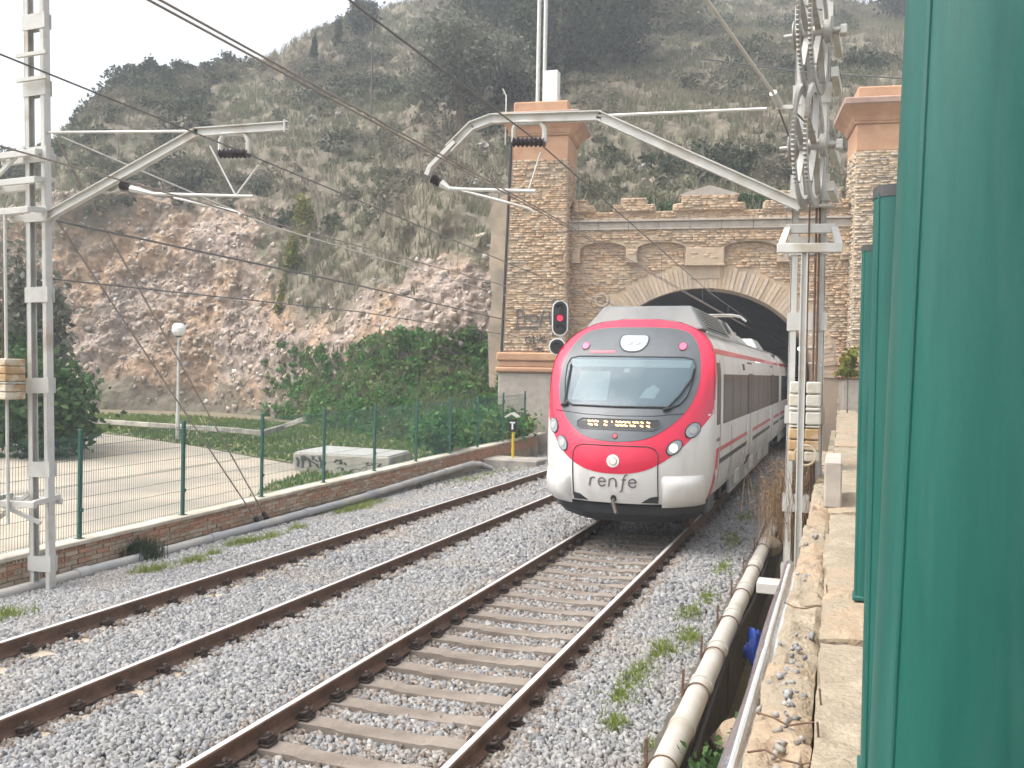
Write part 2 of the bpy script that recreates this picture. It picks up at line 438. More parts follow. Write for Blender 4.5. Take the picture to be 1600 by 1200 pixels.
def sheet(name, pts, m, dz, cuts=30):
    """flat patch over the terrace, following its slope"""
    me = bpy.data.meshes.new(name)
    bm = bmesh.new()
    f = bm.faces.new([bm.verts.new((p[0], p[1], 0)) for p in pts])
    bmesh.ops.triangulate(bm, faces=[f])
    bmesh.ops.subdivide_edges(bm, edges=bm.edges[:], cuts=cuts, use_grid_fill=True)
    for v in bm.verts: v.co.z = terrace_z(v.co.y) + dz
    bmesh.ops.recalc_face_normals(bm, faces=bm.faces)
    bm.to_mesh(me); bm.free()
    return structure(link_mesh(name, me, m))
def G(px, py, z=-.1): return at(px, py, Z=z)
# sandy path behind the fence, lawn strips round it
path_pts = [(-11.45, 4), (-11.45, 15.6)] + [tuple(G(x, y)[:2]) for x, y in ((385, 783), (420, 758), (470, 742), (470, 730), (400, 719), (300, 702), (200, 689), (120, 680), (-100, 690), (-500, 740))]
sheet('path', path_pts, 'sand_path', .02)
lawn_pts = [tuple(G(x, y)[:2]) for x, y in ((-300, 655), (120, 656), (200, 658), (300, 661), (410, 668), (600, 690), (690, 706))] + [(-11.45, 27), (-11.45, 15.7)] + [tuple(G(x, y)[:2]) for x, y in ((388, 781), (424, 758), (474, 741), (474, 729), (402, 718), (300, 701), (200, 688), (120, 679), (-100, 689), (-300, 700))]
sheet('lawn', lawn_pts, 'lawn', .024)

# ballast bed
def ballast_z(X, Y=0):
    z = interp(X, [-11.4, -10.7, -9.6, -8.4, -7.9, -6.5, -6.0, -5.3, -4.7, -4.2, -2.8, -2.3, -1.7, -1.38, -1.34], [-.44, -.40, -.27, -.16, -.185, -.185, -.15, -.12, -.15, -.215, -.215, -.15, -.18, -.24, -.6])
    return z + .03 * noise.noise(Vector((X * .9, Y * .5, 3.1)))
g = MB()
xs = np.concatenate([np.linspace(-11.38, -1.36, 60), [-1.34]]); yy = np.linspace(3, 64, 130)
g.v = [(x, y, ballast_z(x, y) - .03) for y in yy for x in xs]
n = len(xs)
g.f = [(j * n + i, j * n + i + 1, (j + 1) * n + i + 1, (j + 1) * n + i) for j in range(len(yy) - 1) for i in range(n - 1)]
structure(g.build('ballast_bed', 'ballast_base', smooth=True, fix=False))

SLEEP = .555
def near_rail(x): return np.minimum(np.minimum(abs(x - XR + .87), abs(x - XR - .87)), np.minimum(abs(x - XL + .87), abs(x - XL - .87))) < .085
def scatter_ballast(n, y0, y1, smin, smax):
    Y = y0 + (y1 - y0) * RNG.random(n); X = -11.2 + 9.85 * RNG.random(n)
    keep = (X > -1.16 * Y - .6) & ~near_rail(X) & (RNG.random(n) < 1.2)
    on_r = (abs(X - XR) < 1.0) & (abs(((Y / SLEEP) % 1) - .5) * SLEEP < .145)      # exposed sleepers
    on_l = (abs(X - XL) < 1.33) & (abs(((Y / SLEEP) % 1) - .5) * SLEEP < .10) & (np.minimum(abs(X - XL - .87), abs(X - XL + .87)) < .36)
    keep &= ~(on_r & (RNG.random(n) > .025)) & ~(on_l & (RNG.random(n) > .12))
    keep &= ~((Y > 15.3) & (abs(X - XR) < 1.0) & (RNG.random(n) < .6))
    X, Y = X[keep], Y[keep]
    S = smin + (smax - smin) * RNG.random(len(X)) ** 1.4
    Z = np.array([ballast_z(x, y) for x, y in zip(X, Y)]) + S * .15 * RNG.random(len(X))
    return np.stack([X, Y, Z], 1), S
parts = [scatter_ballast(98000, 5.2, 12, .024, .053), scatter_ballast(68000, 12, 22, .034, .066), scatter_ballast(30000, 22, 36, .052, .095)]
_C = np.concatenate([p[0] for p in parts]); _Sz = np.concatenate([p[1] for p in parts])
_dr = np.min([abs(_C[:, 0] - x) for x in (XR - .87, XR + .87, XL - .87, XL + .87)], axis=0)
_ru = (RNG.random(len(_C)) < np.clip(1.05 - _dr * 2.6, 0, .85)) | ((abs(_C[:, 0] - XR) < .8) & (RNG.random(len(_C)) < .35))
V, F = chunks(_C[_ru], _Sz[_ru])
tag(stuff(link_mesh('stained_ballast', np_mesh('stained_ballast', V, F), 'ballast_rusty')), 'brown stained ballast stones along the rails', 'ballast', kind='stuff')
V, F = chunks(_C[~_ru], _Sz[~_ru])
bo = stuff(link_mesh('ballast_stones', np_mesh('ballast_stones', V, F), 'ballast'))
tag(bo, 'loose grey ballast stones around both railway tracks', 'ballast', kind='stuff')

# ------------------------------------------------------------------ tracks
RAIL = [(-.07, -.165), (.07, -.165), (.07, -.153), (.022, -.135), (.012, -.12), (.012, -.045), (.034, -.034), (.036, -.008), (.028, 0), (-.028, 0), (-.036, -.008), (-.034, -.034), (-.012, -.045), (-.012, -.12), (-.022, -.135), (-.07, -.153)]
cl = MB()
cl.box((0, 0, -.162), (.30, .15, .016), ch=.004)
for s in (-1, 1):
    cl.box((s * .105, 0, -.135), (.07, .10, .045), ch=.012)
    cl.lathe((s * .1, 0, -.12), [(.022, 0), (.024, .035), (.014, .05)], n=8)
    cl.tube([(s * .05, -.05, -.14), (s * .075, -.065, -.11), (s * .12, -.05, -.105), (s * .12, .05, -.105), (s * .075, .065, -.11), (s * .05, .05, -.14)], .013, 6)
clip_me = None
def make_track(xc, label, y0, y1, s0, s1, m):
    global clip_me
    t = tag(empty('railway_track', (xc, 0, 0)), label, 'railway track', 'two parallel railway tracks')
    for s in (-1, 1):
        b = MB().prism(RAIL, lambda p: (s * .87 + p[0], y0, p[1]), lambda p: (s * .87 + p[0], y1, p[1]))
        r = b.build('rail', 'steel_rust', t)
        MB().prism([(-.026, .0005), (.026, .0005), (.02, .003), (-.02, .003)], lambda p: (s * .87 + p[0], y0, p[1]), lambda p: (s * .87 + p[0], y1, p[1])).build('running_surface', 'rail_top', r)
    sl = None
    k = int(s0 / SLEEP)
    while (k + .5) * SLEEP < s1:
        y = (k + .5) * SLEEP
        if sl is None:
            b = MB().prism([(-1.3, -.14), (1.3, -.14), (1.3, .075), (1.05, .085), (.45, .085), (.38, .07), (-.38, .07), (-.45, .085), (-1.05, .085), (-1.3, .075)], lambda p: (p[0], -.12 if p[1] < 0 else -.105, p[1]), lambda p: (p[0], .12 if p[1] < 0 else .105, p[1]))
            sl = b.build('sleeper', m, t); o = sl
            if clip_me is None:
                c = cl.build('rail_clip', 'clip'); clip_me = c.data; bpy.data.objects.remove(c)
        else: o = clone(sl, t)
        o.location = (random.uniform(-.02, .02), y + random.uniform(-.015, .015), (-.25 if m == 'sleeper' else -.262) + random.uniform(-.006, .006))
        o.rotation_euler = (0, random.uniform(-.004, .004), random.uniform(-.012, .012))
        for s in (-1, 1):
            c = bpy.data.objects.new('rail_clip', clip_me); COL.objects.link(c); c.parent = o; c.location = (s * .87 - o.location.x, 0, .264)
        k += 1
    return t
make_track(XR, 'railway track the red and white train runs on, its sleepers exposed', 3, 88, 5.2, 18, 'sleeper')
make_track(XL, 'empty railway track beside the low brick wall, sleepers nearly buried in ballast', 3, 88, 6, 32, 'sleeper_pale')

# ------------------------------------------------------------------ hill
# (column, [(distance, image height) of foot, bench, rock top, mid slope, ridge])
HC = [(-700, [(60, 640), (62, 560), (65, 430), (78, 345), (98, 315)]),
      (-120, [(57, 640), (58.3, 560), (61, 372), (71, 296), (86, 268)]),
      (40, [(55, 643), (56.3, 560), (59, 350), (68, 276), (80, 246)]),
      (100, [(54, 646), (55.5, 560), (58, 335), (66, 240), (76, 208)]),
      (160, [(54, 650), (55.3, 560), (58, 320), (66, 204), (76, 146)]),
      (200, [(54, 652), (55.3, 560), (58, 308), (67, 188), (78, 120)]),
      (330, [(53, 657), (54.3, 560), (57, 320), (68, 192), (82, 106)]),
      (420, [(50, 666), (51.6, 580), (55, 362), (68, 202), (88, 84)]),
      (520, [(41, 680), (45, 590), (52, 388), (68, 192), (98, 42)]),
      (600, [(36.5, 696), (42, 582), (50, 335), (68, 182), (108, 20)]),
      (690, [(35, 700), (40.5, 582), (46, 340), (66, 162), (112, -2)]),
      (770, [(37.2, 700), (40.5, 560), (44.5, 345), (63, 162), (115, -24)]),
      (850, [(41, 352), (42, 340), (45, 322), (62, 172), (118, -40)]),
      (1000, [(41, 352), (42, 335), (45, 308), (62, 162), (118, -22)]),
      (1130, [(41, 352), (42, 335), (45, 303), (62, 152), (115, 4)]),
      (1250, [(41, 352), (42, 335), (45, 303), (62, 152), (115, 10)]),
      (1360, [(40, 352), (41, 335), (45, 303), (62, 152), (115, 14)]),
      (1460, [(40, 352), (41, 335), (45, 303), (61, 155), (112, 12)]),
      (1900, [(39, 352), (40, 335), (44, 303), (58, 165), (100, 60)])]
_hx = [c[0] for c in HC]
def hill_knots(px):
    ks = []
    for i in range(5):
        b = interp(px, _hx, [c[1][i][0] for c in HC]); y = interp(px, _hx, [c[1][i][1] for c in HC])
        p = at(px, y, D=b)
        ks.append(p)
    d = (ks[4] - ks[0]); d.z = 0; d.normalize()
    foot = ks[0] - d * .8; foot.z = min(ks[0].z, 1.0) - 1.6 if px < 800 else ks[0].z - 1.2
    return [foot] + ks + [ks[4] + d * 22 + Vector((0, 0, -3)), ks[4] + d * 90 + Vector((0, 0, -28))]
ROWS = [6, 26, 90, 70, 80, 12, 6]
NC = 430
cols_px = np.concatenate([np.linspace(-700, -40, 50), np.linspace(-34, 1420, 350), np.linspace(1440, 1900, 30)])
hv = []; veg = []
for px in cols_px:
    ks = hill_knots(px)
    col = []
    for i in range(7):
        for j in range(ROWS[i]):
            t = j / ROWS[i]
            col.append((ks[i].lerp(ks[i + 1], t), i + t))
    col.append((ks[7], 7))
    for p, s in col:
        # soften the breaks, then rough displacement: strong on bare rock
        bare = max(0, 1 - abs(s - interp(px, [340, 470], [2.3, 2.1])) / interp(px, [340, 470], [1.35, 1.15])) if px < 800 else 0
        bare *= interp(px, [380, 480, 560, 640, 700, 790], [1, .4, .5, .8, 1.1, 1.1])
        q = Vector((p.x, p.y, p.z))
        big = noise.fractal(q * .11, 1.0, 2.0, 4)
        mid_ = noise.fractal(q * .45 + Vector((7, 3, 1)), .9, 2.1, 4)
        fine = noise.voronoi(q * 1.6)[0][0]
        fine2 = noise.voronoi(q * 3.7)[0][0]
        amp = interp(s, [0, 1, 1.6, 3, 5, 7], [0, .15, .8, 1.2, 1.0, 2])
        out = Vector((0.25 * _M3[0][2], _M3[1][2] * .25, .6)) if s > 3.2 else Vector((_M3[0][2] * .8, _M3[1][2] * .8, .45))
        edge = interp(px, [730, 790, 840], [1, 0, 1]) if s < 3.5 else 1
        d = (big * 1.25 * amp + mid_ * .65 * amp + bare * (.55 * (.55 - fine) + .3 * (.5 - fine2))) * (edge * .85 + .15)
        if px > 790 and s < 2: d *= max(0, s - 1.2)
        hv.append(p + out * d)
        patch = noise.fractal(q * .16 + Vector((31, 5, 9)), 1, 2, 3)
        v = 1 - bare * 1.25 + patch * .5
        veg.append(min(1, max(0, v)))
nr = sum(ROWS) + 1; ncol = len(cols_px)
HV = np.array([tuple(p) for p in hv], dtype=np.float32)
ii = np.arange(ncol - 1)[:, None] * nr + np.arange(nr - 1)[None]
HF = np.stack([ii, ii + nr, ii + nr + 1, ii + 1], -1).reshape(-1, 4)
hme = np_mesh('hill', HV, HF)
VEG = np.array(veg, dtype=np.float32)
a_ = hme.attributes.new('veg', 'FLOAT', 'POINT'); a_.data.foreach_set('value', VEG)

def hill_material():
    m, nt, b = _new('hill_ground')
    L = nt.links.new; N = nt.nodes.new
    b.inputs['Roughness'].default_value = .95; b.inputs['Specular IOR Level'].default_value = .2
    tc = N('ShaderNodeTexCoord')
    def nz(scale, det=6, w=0):
        n_ = N('ShaderNodeTexNoise'); n_.inputs['Scale'].default_value = scale; n_.inputs['Detail'].default_value = det; n_.inputs['Roughness'].default_value = .65
        mp = N('ShaderNodeMapping'); mp.inputs['Location'].default_value = (w, w * 2, w); L(tc.outputs['Object'], mp.inputs['Vector']); L(mp.outputs[0], n_.inputs['Vector']); return n_.outputs['Fac']
    def ramp(f, stops):
        r = N('ShaderNodeValToRGB'); e = r.color_ramp.elements
        while len(e) < len(stops): e.new(.5)
        for i_, (p_, c_) in enumerate(stops): e[i_].position = p_; e[i_].color = (*c_, 1)
        L(f, r.inputs['Fac']); return r.outputs['Color']
    def mix(f, a, c, typ='MIX'):
        x = N('ShaderNodeMix'); x.data_type = 'RGBA'; x.blend_type = typ
        if isinstance(f, float): x.inputs[0].default_value = f
        else: L(f, x.inputs[0])
        L(a, x.inputs[6]); L(c, x.inputs[7]); return x.outputs[2]
    rock = ramp(nz(.16, 5), [(.3, (.40, .325, .28)), (.46, (.375, .315, .275)), (.58, (.46, .33, .225)), (.74, (.40, .31, .235))])
    fineC = ramp(nz(2.2, 8, 4), [(.3, (.5, .48, .46)), (.5, (.88, .86, .84)), (.7, (1.25, 1.22, 1.2))])
    rock = mix(1.0, rock, fineC, 'MULTIPLY')
    vor = N('ShaderNodeTexVoronoi'); vor.inputs['Scale'].default_value = 2.6; L(tc.outputs['Object'], vor.inputs['Vector'])
    peb = ramp(vor.outputs['Distance'], [(.0, (1.25, 1.2, 1.15)), (.25, (1., 1., 1.)), (.6, (.74, .72, .7))])
    rock = mix(.75, rock, peb, 'MULTIPLY')
    soil = ramp(nz(.5, 7, 9), [(.3, (.15, .127, .095)), (.5, (.185, .16, .12)), (.62, (.135, .135, .088)), (.75, (.21, .182, .14))])
    at_ = N('ShaderNodeAttribute'); at_.attribute_name = 'veg'
    add = N('ShaderNodeMath'); add.operation = 'ADD'; L(at_.outputs['Fac'], add.inputs[0])
    sub = N('ShaderNodeMath'); sub.operation = 'MULTIPLY_ADD'; L(nz(.9, 7, 2), sub.inputs[0]); sub.inputs[1].default_value = 1.1; sub.inputs[2].default_value = -.55
    L(sub.outputs[0], add.inputs[1])
    f = ramp(add.outputs[0], [(.35, (0, 0, 0)), (.62, (1, 1, 1))])
    L(mix(f, rock, soil), b.inputs['Base Color'])
    bp = N('ShaderNodeBump'); bp.inputs['Strength'].default_value = .9; bp.inputs['Distance'].default_value = .12
    L(nz(3.2, 9, 1), bp.inputs['Height']); 
    bp2 = N('ShaderNodeBump'); bp2.invert = True; bp2.inputs['Strength'].default_value = .6; bp2.inputs['Distance'].default_value = .12
    L(vor.outputs['Distance'], bp2.inputs['Height']); L(bp.outputs[0], bp2.inputs['Normal'])
    L(bp2.outputs[0], b.inputs['Normal'])
    return m
hill_material()
hill = structure(link_mesh('hill', hme, 'hill_ground', smooth=True))
hme.polygons.foreach_set('use_smooth', np.ones(len(hme.polygons), dtype=bool))

# area-weighted points on the hill
_fc = HV[HF].mean(1); _e1 = HV[HF[:, 2]] - HV[HF[:, 0]]; _e2 = HV[HF[:, 3]] - HV[HF[:, 1]]
_nrm = np.cross(_e1, _e2); _ar = np.linalg.norm(_nrm, axis=1) / 2; _nrm = _nrm / (2 * _ar[:, None] + 1e-9); _nrm[_nrm[:, 2] < 0] *= -1
_vg = VEG[HF].mean(1); _row = np.tile(np.arange(nr - 1), ncol - 1); _colpx = np.repeat(cols_px[:-1], nr - 1)
_S = np.array([i + j / ROWS[i] for i in range(7) for j in range(ROWS[i])])[_row]
def on_hill(n, w):
    p = _ar * w; p = p / p.sum()
    idx = RNG.choice(len(p), n, p=p)
    u, v = RNG.random((2, n, 1))
    A, B, C_, D_ = (HV[HF[idx, k]] for k in range(4))
    return (A * (1 - u) + B * u) * (1 - v) + (D_ * (1 - u) + C_ * u) * v, idx
inview = ((_colpx > -60) & (_colpx < 1440) & (_S < 5.15)).astype(float)

# ------------------------------------------------------------------ tunnel lining (runs straight on along the tracks)
PX, PY, PHI = -5.18, 37.47, R(7)
AW, ASP, ACR = 4.2, 2.85, 6.35
def arch_z(u): return ASP + (ACR - ASP) * math.sqrt(max(0, 1 - (u / AW) ** 2))
sec = [(-AW, -.6)] + [(AW * -math.cos(math.pi * i / 28), ASP + (ACR - ASP) * math.sin(math.pi * i / 28)) for i in range(29)] + [(AW, -.6)]
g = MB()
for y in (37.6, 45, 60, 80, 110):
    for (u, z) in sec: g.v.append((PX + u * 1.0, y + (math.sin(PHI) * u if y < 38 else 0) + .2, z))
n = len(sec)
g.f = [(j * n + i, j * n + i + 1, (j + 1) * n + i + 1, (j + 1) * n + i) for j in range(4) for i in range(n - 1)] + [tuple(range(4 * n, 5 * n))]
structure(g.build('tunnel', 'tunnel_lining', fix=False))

# ================================================================== TUNNEL PORTAL
portal = tag(empty('tunnel_portal', (PX, PY, 0), PHI), 'brick tunnel portal with battlements and two tall orange-capped pilasters', 'tunnel portal')
def pmap(u, v, z): return (u, v, z)
# wall with the arched opening, front face v = 0, 1.6 m thick
UI = 5.5
w = MB()
us = sorted(set([-UI - .3, UI + .3] + [AW * math.cos(math.pi * i / 40) * (.9999 if i in (0, 40) else 1) for i in range(41)] + [-AW - .001, AW + .001]))
ZT = 9.42
def low(u): return arch_z(u) if abs(u) < AW else -.6
for a, b in zip(us[:-1], us[1:]):
    if b - a < .002: continue
    la, lb = low(a), low(b)
    if a <= -AW - .0005 or b >= AW + .0005: la = lb = -.6
    w.add([(a, 0, la), (b, 0, lb), (b, 0, ZT), (a, 0, ZT), (a, 1.6, la), (b, 1.6, lb), (b, 1.6, ZT), (a, 1.6, ZT)], [(0, 1, 2, 3), (5, 4, 7, 6), (0, 4, 5, 1), (3, 2, 6, 7)])
for s in (-1, 1):
    w.add([(s * AW, 0, -.6), (s * AW, 1.6, -.6), (s * AW, 1.6, ASP + .1), (s * AW, 0, ASP + .1)], [(0, 1, 2, 3)])
w.build('wall', 'mortar', portal)

# the corbel table: a proud band whose lower edge is a row of flat arches
VB = -.22
bays = [(-5.0, -3.14), (-2.68, -.77), (.74, 2.75), (3.2, 5.1)]
def band_low(u):
    for a, b in bays:
        if a <= u <= b:
            c, h = (a + b) / 2, (b - a) / 2
            return 7.9 + .28 * math.sqrt(max(0, 1 - ((u - c) / h) ** 2))
    if -.77 < u < .74: return 7.3
    return 7.42
w = MB()
us = [-UI]
for a, b in bays: us += [a - .001] + [a + (b - a) * (.5 - .5 * math.cos(math.pi * k / 16)) for k in range(17)] + [b + .001]
us += [UI]
us = sorted(us)
for a, b in zip(us[:-1], us[1:]):
    m_ = (a + b) / 2
    inb = any(p <= m_ <= q for p, q in bays)
    la, lb = (band_low(a), band_low(b)) if inb else (band_low(m_), band_low(m_))
    if b - a < .003:
        continue
    w.add([(a, VB, la), (b, VB, lb), (b, VB, 8.66), (a, VB, 8.66), (a, -.005, la), (b, -.005, lb), (b, -.005, 8.66), (a, -.005, 8.66)], [(0, 1, 2, 3), (0, 4, 5, 1), (0, 3, 7, 4), (1, 5, 6, 2), (3, 2, 6, 7)])
w.build('corbel_table', 'mortar', portal)
for a, b, z0, z1 in ((-3.14, -2.68, 7.38, 7.9), (-.77, .74, 7.26, 7.95), (2.75, 3.2, 7.38, 7.9), (-5.35, -5.0, 7.38, 7.9)):
    w = MB(); w.box(((a + b) / 2, VB / 2 - .03, (z0 + z1) / 2), (b - a - .02, abs(VB) + .04, z1 - z0 - .02), ch=.03)
    w.box(((a + b) / 2, VB / 2 - .045, z0 - .01), (b - a + .06, abs(VB) + .08, .07), ch=.015)
    w.build('corbel', 'mortar', portal)
w = MB(); w.box((0, -.03, 6.98), (1.2, .1, .56), ch=.03); w.build('keystone_panel', 'mortar', portal)
# cornice in three mouldings
for z0, z1, d, m_ in ((8.66, 8.74, .34, 'grey_stone'), (8.74, 8.98, .30, 'grey_stone'), (8.98, 9.06, .40, 'grey_stone')):
    for k in range(9):
        a = -UI + k * 2 * UI / 9 + .006; b = a + 2 * UI / 9 - .012
        o = MB().box(((a + b) / 2, -d / 2 + .02, (z0 + z1) / 2), (b - a, d, z1 - z0 - .006), ch=.012).build('cornice_stone', m_, portal)
# parapet and merlons
def merlon(a, b, z0, z1, name='merlon', gable=0):
    w = MB()
    if gable:
        m2 = (a + b) / 2
        w.prism([(a, z0), (b, z0), (b, z1), (m2, z1 + gable), (a, z1)], lambda p: (p[0], -.12, p[1]), lambda p: (p[0], .42, p[1]))
    else:
        w.box(((a + b) / 2, .15, (z0 + z1) / 2), (b - a, .54, z1 - z0), ch=.04)
    return w.build(name, 'mortar', portal)
merls = [(-5.35, -4.45, 9.42, 9.66, 0), (-5.35, -4.75, 9.66, 9.95, 0), (-3.72, -2.0, 9.42, 9.68, 0), (-3.4, -2.35, 9.68, 9.98, 0),
         (-1.32, 1.5, 9.42, 9.7, 0), (-.98, 1.2, 9.7, 10.02, 0), (2.18, 5.4, 9.42, 9.72, 0), (2.6, 5.1, 9.72, 10.08, 0)]
for a, b, z0, z1, g_ in merls: merlon(a, b, z0, z1)
merlon(-1.05, 1.27, 10.02, 10.06, 'merlon_coping', .36).data.materials[0] = MATS['grey_stone']
# arch ring of thin radial bricks
vs = []
nv = 84
for k in range(nv):
    t0 = math.pi * (k + .06) / nv; t1 = math.pi * (k + .94) / nv
    pr = random.uniform(.02, .07); th = .82 + random.uniform(-.05, .08)
    p = [(AW * math.cos(t), ASP + (ACR - ASP) * math.sin(t)) for t in (t0, t1)]
    nrm = [Vector((math.cos(t) / AW, math.sin(t) / (ACR - ASP))).normalized() for t in (t0, t1)]
    q = [(p[i][0] + nrm[i].x * th, p[i][1] + nrm[i].y * th) for i in (0, 1)]
    o = MB().prism([p[0], p[1], q[1], q[0]], lambda c: (c[0], -pr, c[1]), lambda c: (c[0], .05, c[1])).build('voussoir', ('brick_pale', 'mortar', 'cream_render')[random.randrange(3)], portal)
MB().lathe((-4.1, -.01, 5.85), [(.2, 0), (.2, .06), (.27, .07), (.3, .04), (.3, 0)], axis=(0, -1, 0), n=24).build('roundel', 'cream_render', portal)

# pilasters
def pilaster(side):
    p = MB()
    u0, u1 = (UI, UI + 2.3)
    d0, d1 = -.75, 1.6
    bat = .3
    def ring(z):
        k = bat * (11.4 - z) / 11.4
        a, b = u0 - k * .25, u1 + k
        return [(side * a, d0 - k * .4, z), (side * b, d0 - k * .4, z), (side * b, d1, z), (side * a, d1, z)]
    for z in (-.6, 11.42): p.v += ring(z)
    p.f = [(0, 1, 5, 4), (1, 2, 6, 5), (2, 3, 7, 6), (3, 0, 4, 7), (4, 5, 6, 7)]
    pil = p.build('pilaster', 'mortar', portal)
    uc, wd = side * (u0 + u1) / 2, u1 - u0
    def slab(z0, z1, ov, m_, nm, ch=.03):
        return MB().box((uc, (d0 + d1) / 2, (z0 + z1) / 2), (wd + 2 * ov, d1 - d0 + 2 * ov, z1 - z0), ch=ch).build(nm, m_, pil)
    slab(11.42, 12.44, .015, 'orange_stone', 'frieze')
    slab(12.44, 12.54, .09, 'orange_stone', 'moulding')
    # flaring cornice
    c = MB(); n_ = 0
    for z, ov in ((12.54, .1), (12.7, .17), (12.9, .34), (13.06, .5)):
        c.v += [(uc + sx * (wd / 2 + ov), (d0 - ov) if sy < 0 else d1 + ov, z) for sx, sy in ((-1, -1), (1, -1), (1, 1), (-1, 1))]
    c.f = [(j * 4 + i, j * 4 + (i + 1) % 4, j * 4 + 4 + (i + 1) % 4, j * 4 + 4 + i) for j in range(3) for i in range(4)] + [(3, 2, 1, 0), (12, 13, 14, 15)]
    c.build('cornice', 'orange_stone', pil)
    slab(13.06, 13.34, .52, 'grey_slab', 'cap_slab', .05)
    slab(13.34, 13.86, -.02, 'orange_stone', 'cap_block', .05)
    # plinth ledge low down
    slab(3.3, 3.66, .42, 'orange_stone', 'plinth_moulding', .06)
    slab(3.06, 3.3, .36, 'orange_stone', 'plinth_moulding', .04)
    slab(2.84, 3.06, .46, 'orange_stone', 'plinth_moulding', .06)
    slab(-.6, 2.84, .34, 'grey_stone', 'plinth', .05)
    return pil
pilL = pilaster(-1); pilR = pilaster(1)

# brickwork: thin irregular courses laid over the faces, real relief
def courses(u0, u1, z0, z1, keep, place, hh=.085, rubble=.0):
    """cells of irregular brick; place(u, depth, z) maps to the portal's frame; returns vertex and face arrays"""
    V = []; F = []
    z = z0
    while z < z1:
        h = hh * random.uniform(.75, 1.35)
        u = u0 - random.random() * .3
        while u < u1:
            l = random.uniform(.14, .42)
            a, b = max(u, u0), min(u + l, u1); u += l
            if b - a < .05 or random.random() < .10: continue
            if not keep(a, b, z, z + h): continue
            d = random.choice((.0, .012, .02, .03, .045, .06)) + random.uniform(.004, .016)
            g_ = random.uniform(.004, .016)
            jz = random.uniform(-.012, .012)
            o = len(V)
            for (x, zz) in ((a + g_, z + g_ + jz), (b - g_, z + g_), (b - g_, z + h - g_ + jz), (a + g_, z + h - g_)):
                V.append(place(x, -d, zz))
            for (x, zz) in ((a, z), (b, z), (b, z + h), (a, z + h)):
                V.append(place(x, .01, zz))
            F += [(o, o + 1, o + 2, o + 3), (o + 4, o + 5, o + 1, o), (o + 5, o + 6, o + 2, o + 1), (o + 6, o + 7, o + 3, o + 2), (o + 7, o + 4, o, o + 3)]
        z += h
    return np.array(V), np.array(F)
def wall_keep(a, b, z0, z1):
    m_ = (a + b) / 2
    for u in (a, b):
        if abs(u) < AW + .95 and ((u / (AW + .9)) ** 2 + (max(0, z0 - ASP) / (ACR - ASP + .9)) ** 2 < 1): return False
    if z1 > 7.28 and z1 > band_low(m_) - .02: return False
    if abs(m_) < .7 and 6.6 < z1 < 7.3: return False
    return True
sets = [courses(-UI, UI, .2, 8.1, wall_keep, lambda u, d, z: (u, d, z)),
        courses(-UI, UI, 7.5, 8.64, lambda a, b, z0, z1: z0 > max(band_low(a), band_low(b)) + .02, lambda u, d, z: (u, VB + d, z)),
        courses(-UI, UI, 9.08, 9.4, lambda a, b, z0, z1: True, lambda u, d, z: (u, d, z))]
for a, b, z0, z1, g_ in merls:
    sets.append(courses(a + .03, b - .03, z0 + .01, z1 - .02, lambda *k: True, lambda u, d, z: (u, -.12 + d, z)))
def joined(sets, name, m_, parent):
    V = np.concatenate([s[0] for s in sets]); off = 0; Fs = []
    for s in sets: Fs.append(s[1] + off); off += len(s[0])
    return stuff(link_mesh(name, np_mesh(name, V, np.concatenate(Fs)), m_, parent))
joined(sets, 'brickwork', 'brick_tan', portal)
for side, pil in ((-1, pilL), (1, pilR)):
    def bt(z): return .3 * (11.4 - z) / 11.4
    front = courses(UI + .02, UI + 2.28, 3.7, 11.38, lambda *k: True, lambda u, d, z: (side * (u + (u - UI) / 2.3 * bt(z) * 1.2 - bt(z) * .25), -.75 - bt(z) * .4 + d, z), hh=.09)
    sidef = courses(-.73, 1.5, 3.7, 11.38, lambda *k: True, lambda v, d, z: (side * (UI - bt(z) * .25 + d), v, z), hh=.09)
    outer = courses(-.73, 1.5, 3.7, 11.38, lambda *k: True, lambda v, d, z: (side * (UI + 2.3 + bt(z) - d), v, z), hh=.09)
    joined([front, sidef, outer], 'brickwork', 'brick_tan' if side < 0 else 'brick_rubble', pil)

# rendered wing wall between the left pilaster and the rock
ww = MB()
pts = [(-8.0, 2.2), (-8.75, 2.2), (-8.85, 4.5), (-8.7, 6), (-8.85, 7.4), (-8.78, 8.6), (-8.95, 9.2), (-8.7, 9.9), (-8.3, 10.2), (-7.85, 10.3)]
ww.prism(pts, lambda p: (p[0], -.1, p[1]), lambda p: (p[0], 1.2, p[1]))
ww.build('wing_wall', 'wing_render', portal)
# black cable running up the left pilaster
def bt(z): return .3 * (11.4 - z) / 11.4
MB().tube([(-(UI + 2.3 + bt(z) + .06), -.78 - bt(z) * .4, z) for z in (3.2, 6, 9, 11.5, 12.4)], .055, 8).build('drainpipe', 'black_rubber', portal)
MB().tube([(-8.15, -.5, 12.2), (-8.15, -.5, 14.2), (-8.3, -.5, 14.5)], .03, 6).build('vent_pipe', 'wire_pale', portal)

